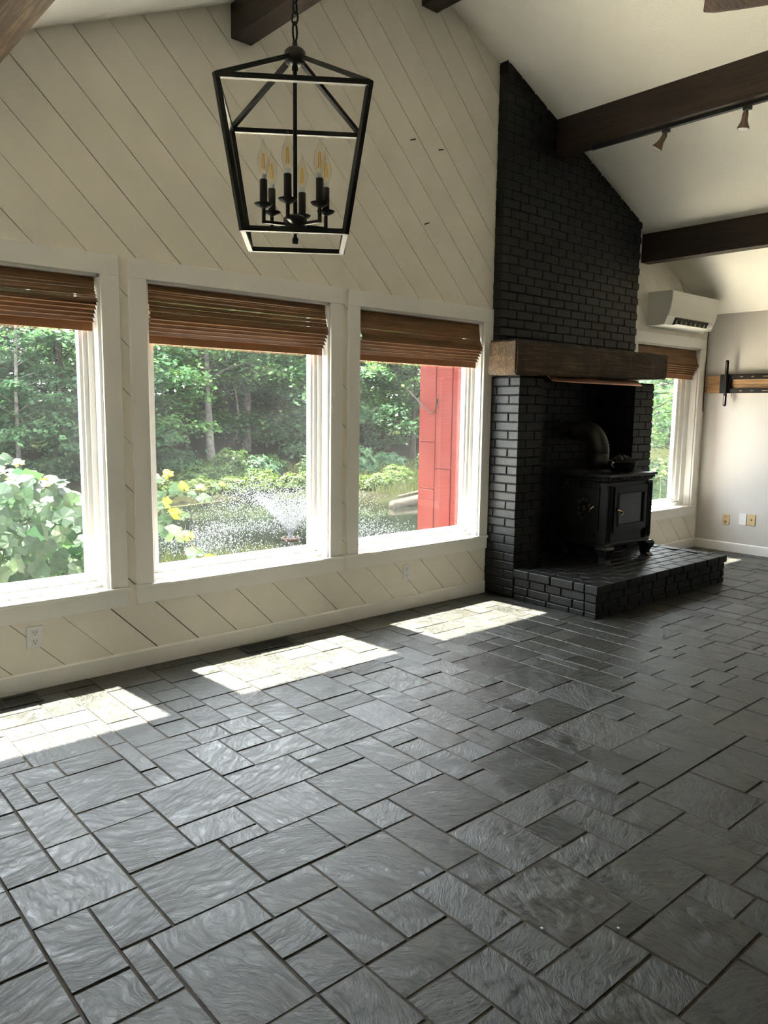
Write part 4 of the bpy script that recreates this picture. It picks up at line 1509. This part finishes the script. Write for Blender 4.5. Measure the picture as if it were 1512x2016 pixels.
plant_tree('maple', 16.45, 26.0, 1.0, .4, 'maple with a thick pale mottled trunk behind the pond shrubs', name='maple_tree')
plant_tree('maple', 19.6, 28.2, 1.05, 2.1, 'maple with a slimmer pale trunk and a dead limb hanging beside it', name='maple_tree')
plant_tree('dense', 9.6, 24.5, 1.0, 1.2, 'tall dark trunked tree seen above the grape vine', bark='bark_dark')
plant_tree('slim', 7.9, 23.2, 1.0, .7, 'slim grey tree at the left of the forest seen above the grape vine')
plant_tree('slim', 23.6, 27.0, 1.0, 2.7, 'slim pale sapling trunk standing behind the fountain spray')
plant_tree('edge', 26.5, 23.5, 1.0, .2, 'leafy tree standing over the grassy bank behind the log')
plant_tree('edge', 13.0, 24.8, 1.05, 4.0, 'broad bright green maple leaning over the far end of the pond')
r_ = random.Random(21)
spots = []
for row, (y, n, kinds) in enumerate(((25.5, 16, ('edge', 'dense', 'sapling')), (29.5, 17, ('dense', 'edge', 'maple')), (35, 18, ('dense', 'dense', 'edge')), (42, 18, ('dense', 'dense', 'dense')))):
    for k in range(n):
        x = (2.0 + row * 1.5) + k * (y * 2.35 / n) + r_.uniform(-1, 1)
        yy = y + r_.uniform(-1.6, 1.6)
        if any((x - a) ** 2 + (yy - b) ** 2 < 3.0 for a, b in ((16.45, 26), (19.6, 28.2))):
            continue
        kd = r_.choice(kinds)
        sx = screen((x, yy, 1.0))[0]
        if 1030 < sx < 1240 or sx > 1420:
            continue
        where = ('seen above the grape vine' if sx < 200 else 'behind the left part of the pond' if sx < 400 else 'behind the round pond shrubs' if sx < 520 else 'behind the fountain spray' if sx < 640
                 else 'behind the fallen log' if sx < 830 else 'past the end of the log' if sx < 1250 else 'seen through the corner window')
        rowname = ('at the forest edge', 'just inside the forest', 'deeper in the forest', 'farthest back in the forest')[row]
        if kd == 'sapling':
            yy -= 1.5
        plant_tree(kd, x, yy, r_.uniform(.85, 1.2), r_.uniform(0, 6.28),
                   {'edge': 'leafy green tree', 'dense': 'dense dark green tree', 'maple': 'tall pale-barked tree', 'sapling': 'low bushy sapling'}[kd] + ' ' + rowname + ' ' + where,
                   {'edge': 'leafy trees beyond the pond', 'dense': 'dense trees beyond the pond', 'maple': 'pale-barked trees beyond the pond', 'sapling': 'saplings under the forest edge'}[kd])
# trees by the corner window
plant_tree('edge', 15.5, 5.5, .8, 1.0, 'leafy tree seen through the corner window beside the chimney')
plant_tree('dense', 20.0, 8.8, .8, 2.0, 'dark green tree filling the corner window view')

plant_tree('dense', 29.5, 33.5, 1.1, .5, 'dense dark tree standing tall beside the edge of the red chase')
plant_tree('dense', 25.0, 32.5, 1.1, 3.5, 'dense dark tree rising behind the grassy bank and log')
plant_tree('edge', 31.0, 29.0, 1.1, 1.5, 'leafy tree with low branches close to the red chase edge')
plant_tree('dense', 22.5, 33.5, 1.1, 5.0, 'dense dark tree behind the slim pale sapling trunk')

# dead limb hanging by the second maple
pts = [(17.65, 26.6, 4.2), (17.75, 26.6, 3.4), (18.15, 26.6, 2.4), (18.3, 26.6, 1.2), (18.15, 26.6, .1)]
tag(obj('dead_limb', MB().tube(pts, [.03, .04, .045, .035, .02], 6).tube([(18.2, 26.6, 2.2), (18.8, 26.9, 2.35), (19.4, 27.6, 2.5)], [.02, .02, .03], 5), M['bark_pale']), 'bare pale dead limb hanging beside the slimmer maple trunk', 'branch')


# shrubs on the far bank
def shrub(x, y, z, rx, rz, n, leaf, mat, label, name='pond_shrub', group=None):
    s_ = thing(name, label, 'shrub', (x, y, z), group)
    u = rng.normal(size=(n, 3))
    u /= np.linalg.norm(u, axis=1, keepdims=True)
    u[:, 2] = np.abs(u[:, 2])
    rad = rng.uniform(.72, 1.03, n)[:, None]
    bump = (1 + .16 * np.sin(u[:, :1] * 7 + x) * np.cos(u[:, 1:2] * 6 + u[:, 2:3] * 5))
    p = u * rad * bump * np.array([rx, rx * .8, rz])
    V, F = cards(p, u + np.array([0, 0, .5]) + rng.normal(size=(n, 3)) * .5, leaf)
    f_ = link('foliage', np_mesh('foliage', V, F), M[mat], s_)
    f_['kind'] = 'stuff'
    mbs = MB()
    for k in range(5):
        a = k * 1.26
        mbs.tube([(0, 0, -.2), (math.cos(a) * rx * .4, math.sin(a) * rx * .3, rz * .7)], [.03, .012], 5)
    link('stem', mbs.mesh('stem'), M['bark_dark'], s_)


shrub(14.75, 21.2, -1.1, 1.15, 1.05, 5200, .11, 'shrub_leaf', 'largest round green shrub on the far bank before the pale maple')
shrub(16.6, 21.6, -1.1, 1.0, .80, 4200, .11, 'shrub_leaf', 'smaller round shrub beside the largest one on the far bank')
shrub(13.3, 20.8, -1.15, .95, .62, 3600, .11, 'shrub_leaf', 'low shrub spreading at the foot of the pale maple')
shrub(18.3, 20.6, -1.1, 1.0, .62, 3000, .14, 'bank_leaf', 'ferny shrub with long fronds behind the fountain')
low = [(11.2, 19.6), (12.4, 19.3), (13.6, 19.2), (14.7, 18.9), (15.8, 18.4), (16.9, 17.6), (18.0, 16.6), (19.2, 17.0), (17.3, 19.0), (15.3, 20.0), (20.4, 18.2)]
for x, y in low:
    shrub(x, y, gz(x, y), .80, .46, 1700, .10, 'bank_leaf', 'low yellow-green bush at the far edge of the pond ' + ('before the round pond shrubs' if screen((x, y, -1.2))[0] < 500 else 'behind the fountain spray' if screen((x, y, -1.2))[0] < 680 else 'near the fallen log'), 'bank_bush', 'low bushes along the far bank')
for k in range(12):
    x = 6.0 + k * 2.0 + r_.uniform(-.5, .5)
    y = shore_far(x) + r_.uniform(4.5, 6.5)
    shrub(x, y, gz(x, y), r_.uniform(.8, 1.3), r_.uniform(.6, 1.1), 2600, .13, 'dark_leaf', 'dark green undergrowth bush at the forest foot ' + ('above the grape vine' if screen((x, y, -1))[0] < 200 else 'behind the pale maple' if screen((x, y, -1))[0] < 520 else 'behind the fountain spray' if screen((x, y, -1))[0] < 680 else 'behind the grassy bank'), 'undergrowth_bush', 'undergrowth along the forest foot')

# grass on the bank behind the log
n = 9000
gx = rng.uniform(17.2, 30, n)
gy = np.array([shore_far(x) for x in gx]) + rng.uniform(.5, 7.5, n)
P0 = np.stack([gx, gy, np.array([gz(a, b) for a, b in zip(gx, gy)])], 1)
hh = rng.uniform(.12, .34, n)[:, None]
dirv = rng.normal(size=(n, 3)) * .25
dirv[:, 2] = 1
side = rng.normal(size=(n, 3)) * np.array([.02, .02, 0])
V = np.stack([P0 - side, P0 + side, P0 + dirv * hh], 1).reshape(-1, 3)
g_ = link('bank_grass', np_mesh('bank_grass', V, np.arange(n * 3).reshape(-1, 3)), M['grass_blade'])
tag(g_, 'yellow-green grass on the bank behind the log', 'grass', None, 'stuff')
# reeds at the near shore
n = 2200
gx = rng.uniform(4.0, 8.2, n)
gy = np.array([shore_near(x) for x in gx]) + rng.normal(0, .35, n) - .1
P0 = np.stack([gx, gy, np.array([max(WZ - .05, gz(a, b)) for a, b in zip(gx, gy)])], 1)
hh = rng.uniform(.2, .6, n)[:, None]
dirv = rng.normal(size=(n, 3)) * .3
dirv[:, 2] = 1
side = rng.normal(size=(n, 3)) * np.array([.012, .012, 0])
V = np.stack([P0 - side, P0 + side, P0 + dirv * hh], 1).reshape(-1, 3)
g_ = link('shore_reeds', np_mesh('shore_reeds', V, np.arange(n * 3).reshape(-1, 3)), M['grass_blade'])
tag(g_, 'thin yellowish reeds along the near shore of the pond', 'reeds', None, 'stuff')

# log lying at the water's edge
lg = thing('fallen_log', 'weathered grey log lying at the edge of the pond', 'log', (17.6, 14.0, WZ))
obj('trunk', MB().tube([(16.15, 13.55, WZ + .06), (17.6, 13.95, WZ + .10), (20.2, 14.5, WZ + .16)], [.17, .18, .17], 14), M['log'], lg, True)
obj('broken_limb', MB().tube([(16.9, 14.1, WZ + .26), (18.4, 14.3, WZ + .38), (20.0, 14.5, WZ + .46)], [.05, .06, .06], 8), M['log'], lg, True)

# fountain: float ring, nozzle and the spray
FC = Vector((10.22, 10.58, WZ))
ft = thing('pond_fountain', 'floating fountain throwing a white funnel of water over the pond', 'fountain', tuple(FC))
mb = MB()
ring = [(FC.x + .20 * math.cos(a), FC.y + .20 * math.sin(a), WZ + .03) for a in np.linspace(0, 2 * math.pi, 33)]
obj('float_ring', MB().tube(ring, .028, 8, False), M['float'], ft, True)
obj('nozzle', MB().lathe([(.10, WZ - .05), (.11, WZ + .03), (.07, WZ + .08), (.05, WZ + .12)], (FC.x, FC.y, 0), 16), M['black_plastic'], ft)
n = 12500
th = rng.uniform(0, 2 * np.pi, n)
el = np.radians(rng.normal(60, 3.2, n))
v0 = rng.normal(5.1, .35, n)
tf = 2 * v0 * np.sin(el) / 9.81
tt = rng.uniform(0, 1, n) ** .85 * tf
tt[:5500] = rng.uniform(0, .30, 5500) * tf[:5500]
el[:5500] = np.radians(rng.normal(58, 1.2, 5500))
px = v0 * np.cos(el) * tt
pz = v0 * np.sin(el) * tt - 4.905 * tt ** 2
jit = (.015 + .10 * (tt / tf) ** 1.5)[:, None] * rng.normal(size=(n, 3))
P_ = np.stack([FC.x + px * np.cos(th), FC.y + px * np.sin(th), WZ + .10 + pz], 1) + jit
P_[:, 2] = np.maximum(P_[:, 2], WZ + .01)
# splash on the water where the drops land
m_ = 3800
th2 = rng.uniform(0, 2 * np.pi, m_)
rr2 = rng.normal(2.30, .55, m_)
P2 = np.stack([FC.x + rr2 * np.cos(th2), FC.y + rr2 * np.sin(th2), WZ + .01 + np.abs(rng.normal(0, .06, m_))], 1)
P_ = np.concatenate([P_, P2])
sz = np.concatenate([.004 + .009 * rng.random(n), .005 + .010 * rng.random(m_)])[:, None]
tet = np.array([(1, 1, 1), (1, -1, -1), (-1, 1, -1), (-1, -1, 1)]) / 1.2
V = (P_[:, None, :] + tet[None] * sz[:, None, :]).reshape(-1, 3)
b_ = np.arange(len(P_))[:, None] * 4
F = np.concatenate([b_ + np.array(q) for q in ((0, 1, 2), (0, 3, 1), (0, 2, 3), (1, 3, 2))])
sp_ = link('spray', np_mesh('spray', V - np.array(FC[:]), F), M['spray'], ft)
sp_['kind'] = 'stuff'

# ---- red boarded chimney chase outside
ch = thing('chimney_chase', 'red painted boarded chimney chase standing outside against the wall', 'chimney chase', (6.14, .5, -.5))
KX0, KX1, KY0, KY1 = 5.03, 7.26, .19, .815
obj('core', MB().box(KX0 + .022, KY0, -.52, KX1 - .022, KY1 - .022, 6.2), M['red'], ch)
yb_ = [KY0 + .001, .395, .600, KY1]
zc_ = {0: [(-.52, 6.2)], 1: [(-.52, 1.06), (1.066, 6.2)], 2: [(-.52, .86), (.866, 1.30), (1.306, 6.2)]}
for k in range(3):
    for z0, z1 in zc_[k]:
        dx = random.uniform(-.003, .003)
        obj('siding_board', MB().cbox(KX0 + dx, yb_[k] + .0025, z0, KX0 + .024, yb_[k + 1] - .0025, z1, .003), M['red'], ch)
for k in range(10):
    x = KX0 + k * (KX1 - KX0) / 10
    obj('siding_board', MB().cbox(x + .002, KY1 - .022, -.52, x + (KX1 - KX0) / 10 - .002, KY1 + .002, 6.2, .003), M['red'], ch)
for k in range(3):
    obj('siding_board', MB().cbox(KX1 - .024, yb_[k] + .002, -.52, KX1, yb_[k + 1] - .002, 6.2, .003), M['red'], ch)
hk = thing('plant_hook', 'steel rod hook with a ball end fixed to the red chase', 'hook', (5.01, .7, 1.6))
hx = 5.014
obj('rod', MB().tube([(hx, .955, 1.780), (hx, .690, 1.590), (hx, .650, 1.566), (hx, .615, 1.570), (hx, .590, 1.596), (hx, .582, 1.640), (hx, .580, 1.710)], .006, 10), M['dull_steel'], hk, True)
bm = bmesh.new()
bmesh.ops.create_icosphere(bm, subdivisions=2, radius=.017, matrix=Matrix.Translation((hx, .962, 1.785)))
obj('ball_end', MB().add([q.co[:] for q in bm.verts], [[w.index for w in f.verts] for f in bm.faces]), M['dull_steel'], hk, True)
bm.free()
obj('fixing', MB().box(hx, .575, 1.66, 5.03, .587, 1.70), M['dull_steel'], hk)

# ---- grape vine outside the first two windows
def leaf_mesh(seed):
    r = random.Random(seed)
    out = []
    lob = [(0, .0, 0), (20, .30, 1), (50, .52, 0), (72, .46, 1), (98, .56, 0), (125, .44, 1), (150, .55, 0), (180, .62, 0)]
    half = []
    for a, rr_, _ in lob[1:]:
        half.append((math.radians(a), rr_ * r.uniform(.88, 1.1)))
    ol = []
    for a, rr_ in half:
        ol.append((rr_ * math.sin(a), -rr_ * math.cos(a)))
    for a, rr_ in reversed(half[:-1]):
        ol.append((-rr_ * math.sin(a), -rr_ * math.cos(a)))
    vs = [(0, 0, 0)]
    for x, y in ol:
        vs.append((x, y, -.22 * (x * x + y * y) + .10 * abs(x) + r.uniform(-.04, .04)))
    n_ = len(ol)
    vs = [(x, y, z) for x, y, z in vs]
    return MB().add(vs, [(0, i + 1, (i + 1) % n_ + 1) for i in range(n_ - 1)]).mesh('leaf')


LEAVES = [leaf_mesh(k) for k in range(6)]
YOUNG = [leaf_mesh(k + 50) for k in range(3)]
vine = thing('grape_vine', 'tangled grape vine with broad pale green leaves outside the windows', 'vine', (1.3, 1.7, -.5))
VO = Vector(vine['_o'])
# stems
stems = [
    [(1.4, 1.9, -.5), (1.5, 1.7, .2), (1.6, 1.5, .7), (2.3, 1.3, .95), (2.75, 1.22, 1.06)],
    [(1.8, 1.8, -.5), (2.0, 1.5, .3), (2.2, 1.3, .78), (2.8, 1.2, .92), (3.16, 1.18, .98)],
    [(1.9, 1.8, -.4), (2.2, 1.4, .4), (2.65, 1.25, .80), (3.16, 1.2, .83)],
    [(1.0, 1.9, -.5), (1.1, 1.5, .4), (1.3, 1.3, 1.0), (1.55, 1.25, 1.22)],
    [(2.3, 1.5, .3), (2.62, 1.3, .60), (2.80, 1.22, .58), (2.92, 1.2, .45), (3.04, 1.2, .36)],
    [(2.4, 1.4, .6), (2.65, 1.25, .74), (2.86, 1.2, .755)],
    [(.4, 2.0, -.5), (.5, 1.6, .5), (.7, 1.4, 1.0), (.9, 1.3, 1.12)],
]
for s_ in stems:
    obj('stem', MB().tube(s_, [.010] + [.0045] * (len(s_) - 2) + [.002], 6), M['stem'], vine, True)
for (x, y, z) in ((2.88, 1.2, .93), (3.02, 1.19, .95), (2.80, 1.2, .75)):
    obj('tendril', MB().tube([(x, y, z), (x - .03, y, z - .08), (x + .02, y, z - .15), (x, y, z - .23)], .0016, 5), M['stem'], vine, True)


def put_leaf(me, mat, p, size, nrm):
    o = bpy.data.objects.new('leaf', me)
    COL.objects.link(o)
    o.parent = vine
    if not me.materials:
        me.materials.append(mat)
    z_ = Vector(nrm).normalized()
    q = z_.to_track_quat('Z', 'Y')
    q = q @ Matrix.Rotation(random.uniform(-1.0, 1.0), 3, 'Z').to_quaternion()
    o.rotation_mode = 'QUATERNION'
    o.rotation_quaternion = q
    o.location = Vector(p) - VO
    o.scale = (size, size, size)


def mound(x):
    """top height of the leafy mass"""
    return 1.03 + .07 * math.sin(x * 5) - .55 * sstep(1.9, 2.35, x)


cnt = 0
while cnt < 262:
    x = random.uniform(.85, 2.22)
    zt = mound(x)
    u = random.random()
    if u < .25:                                   # sunlit crest
        y, z = random.uniform(1.05, 2.0), zt + random.uniform(-.08, .06)
        nv = (random.uniform(-.4, .4), random.uniform(-.6, .4), 1.0)
    else:                                         # hanging front
        z = random.uniform(-.1, zt)
        y = 1.02 + .25 * math.sin(z * 6 + x * 4) * .4 + random.uniform(-.10, .18)
        nv = (random.uniform(-1.0, .7), -1.0, random.uniform(-.2, 1.3))
    if x > 2.05 and z < .35:
        continue
    young = (u < .25 and random.random() < .45)
    put_leaf(random.choice(YOUNG if young else LEAVES), M['vine_young' if young else 'vine_leaf'], (x, y, z), random.uniform(.085, .15) * (.75 if young else 1), nv)
    cnt += 1
SPRIG = [(2.30, .98, .09, 1), (2.36, 1.04, .10, 0), (2.44, 1.07, .08, 1), (2.40, .90, .09, 0), (2.34, .82, .12, 0), (2.46, .84, .10, 1), (2.52, .93, .11, 0), (2.58, .96, .09, 1), (2.64, .90, .08, 0),
         (2.72, .95, .07, 1), (2.86, .955, .06, 0), (2.92, .965, .05, 1), (2.74, .86, .10, 0), (2.50, .76, .10, 1), (2.58, .73, .08, 0), (2.42, .71, .10, 0), (2.50, .58, .16, 0), (2.62, .56, .10, 1), (2.68, .40, .14, 0), (2.82, .33, .11, 1), (2.40, .62, .10, 0),
         (1.50, 1.22, .10, 0), (1.58, 1.20, .08, 1), (1.62, 1.08, .10, 0), (1.12, 1.14, .10, 1), (1.20, 1.12, .10, 0), (.98, 1.16, .09, 1), (2.30, .70, .13, 0), (2.36, .62, .13, 0)]
for x, z, s_, yg in SPRIG:
    if x > 2.25:
        x, s_ = 2.53 + (x - 2.30) * 1.02, s_ * 1.12
    put_leaf(random.choice(YOUNG if yg else LEAVES), M['vine_young' if yg else 'vine_leaf'], (x, 1.2 + random.uniform(-.04, .04), z), s_, (random.uniform(-.5, .3), -1.0, random.uniform(.2, 1.2)))
# leaves deep in the vine, dark leaf colour standing in for shaded gaps
n = 2600
X_ = rng.uniform(-.6, 2.2, n)
Z_ = rng.uniform(-.45, 1, n) * np.array([mound(x) for x in X_])
Y_ = rng.uniform(1.15, 2.3, n)
V, F = cards(np.stack([X_, Y_, Z_], 1) - np.array(VO[:]), rng.normal(size=(n, 3)) + np.array([0, -.5, .6]), .15)
o = link('inner_foliage', np_mesh('inner_foliage', V, F), M['dark_leaf'], vine)
o['kind'] = 'stuff'

# sprig outside the corner window
sg = thing('young_sapling', 'small yellow-green sapling outside the corner window', 'sapling', (10.73, 1.5, -.5))
obj('stem', MB().tube([(10.73, 1.5, -.5), (10.75, 1.5, .3), (10.72, 1.5, .92)], [.010, .007, .003], 6), M['stem'], sg)
for k in range(10):
    a = random.uniform(0, 6.28)
    o = link('leaf', YOUNG[k % 3], M['vine_young'], sg)
    zz = random.uniform(.62, .94)
    o.location = (random.uniform(-.12, .12), random.uniform(-.1, .1), .5 + zz)
    o.scale = (.075, .075, .075)
    o.rotation_euler = (random.uniform(-.6, .6), random.uniform(-.6, .6), a)

for o in bpy.data.objects:
    if '_o' in o:
        del o['_o']
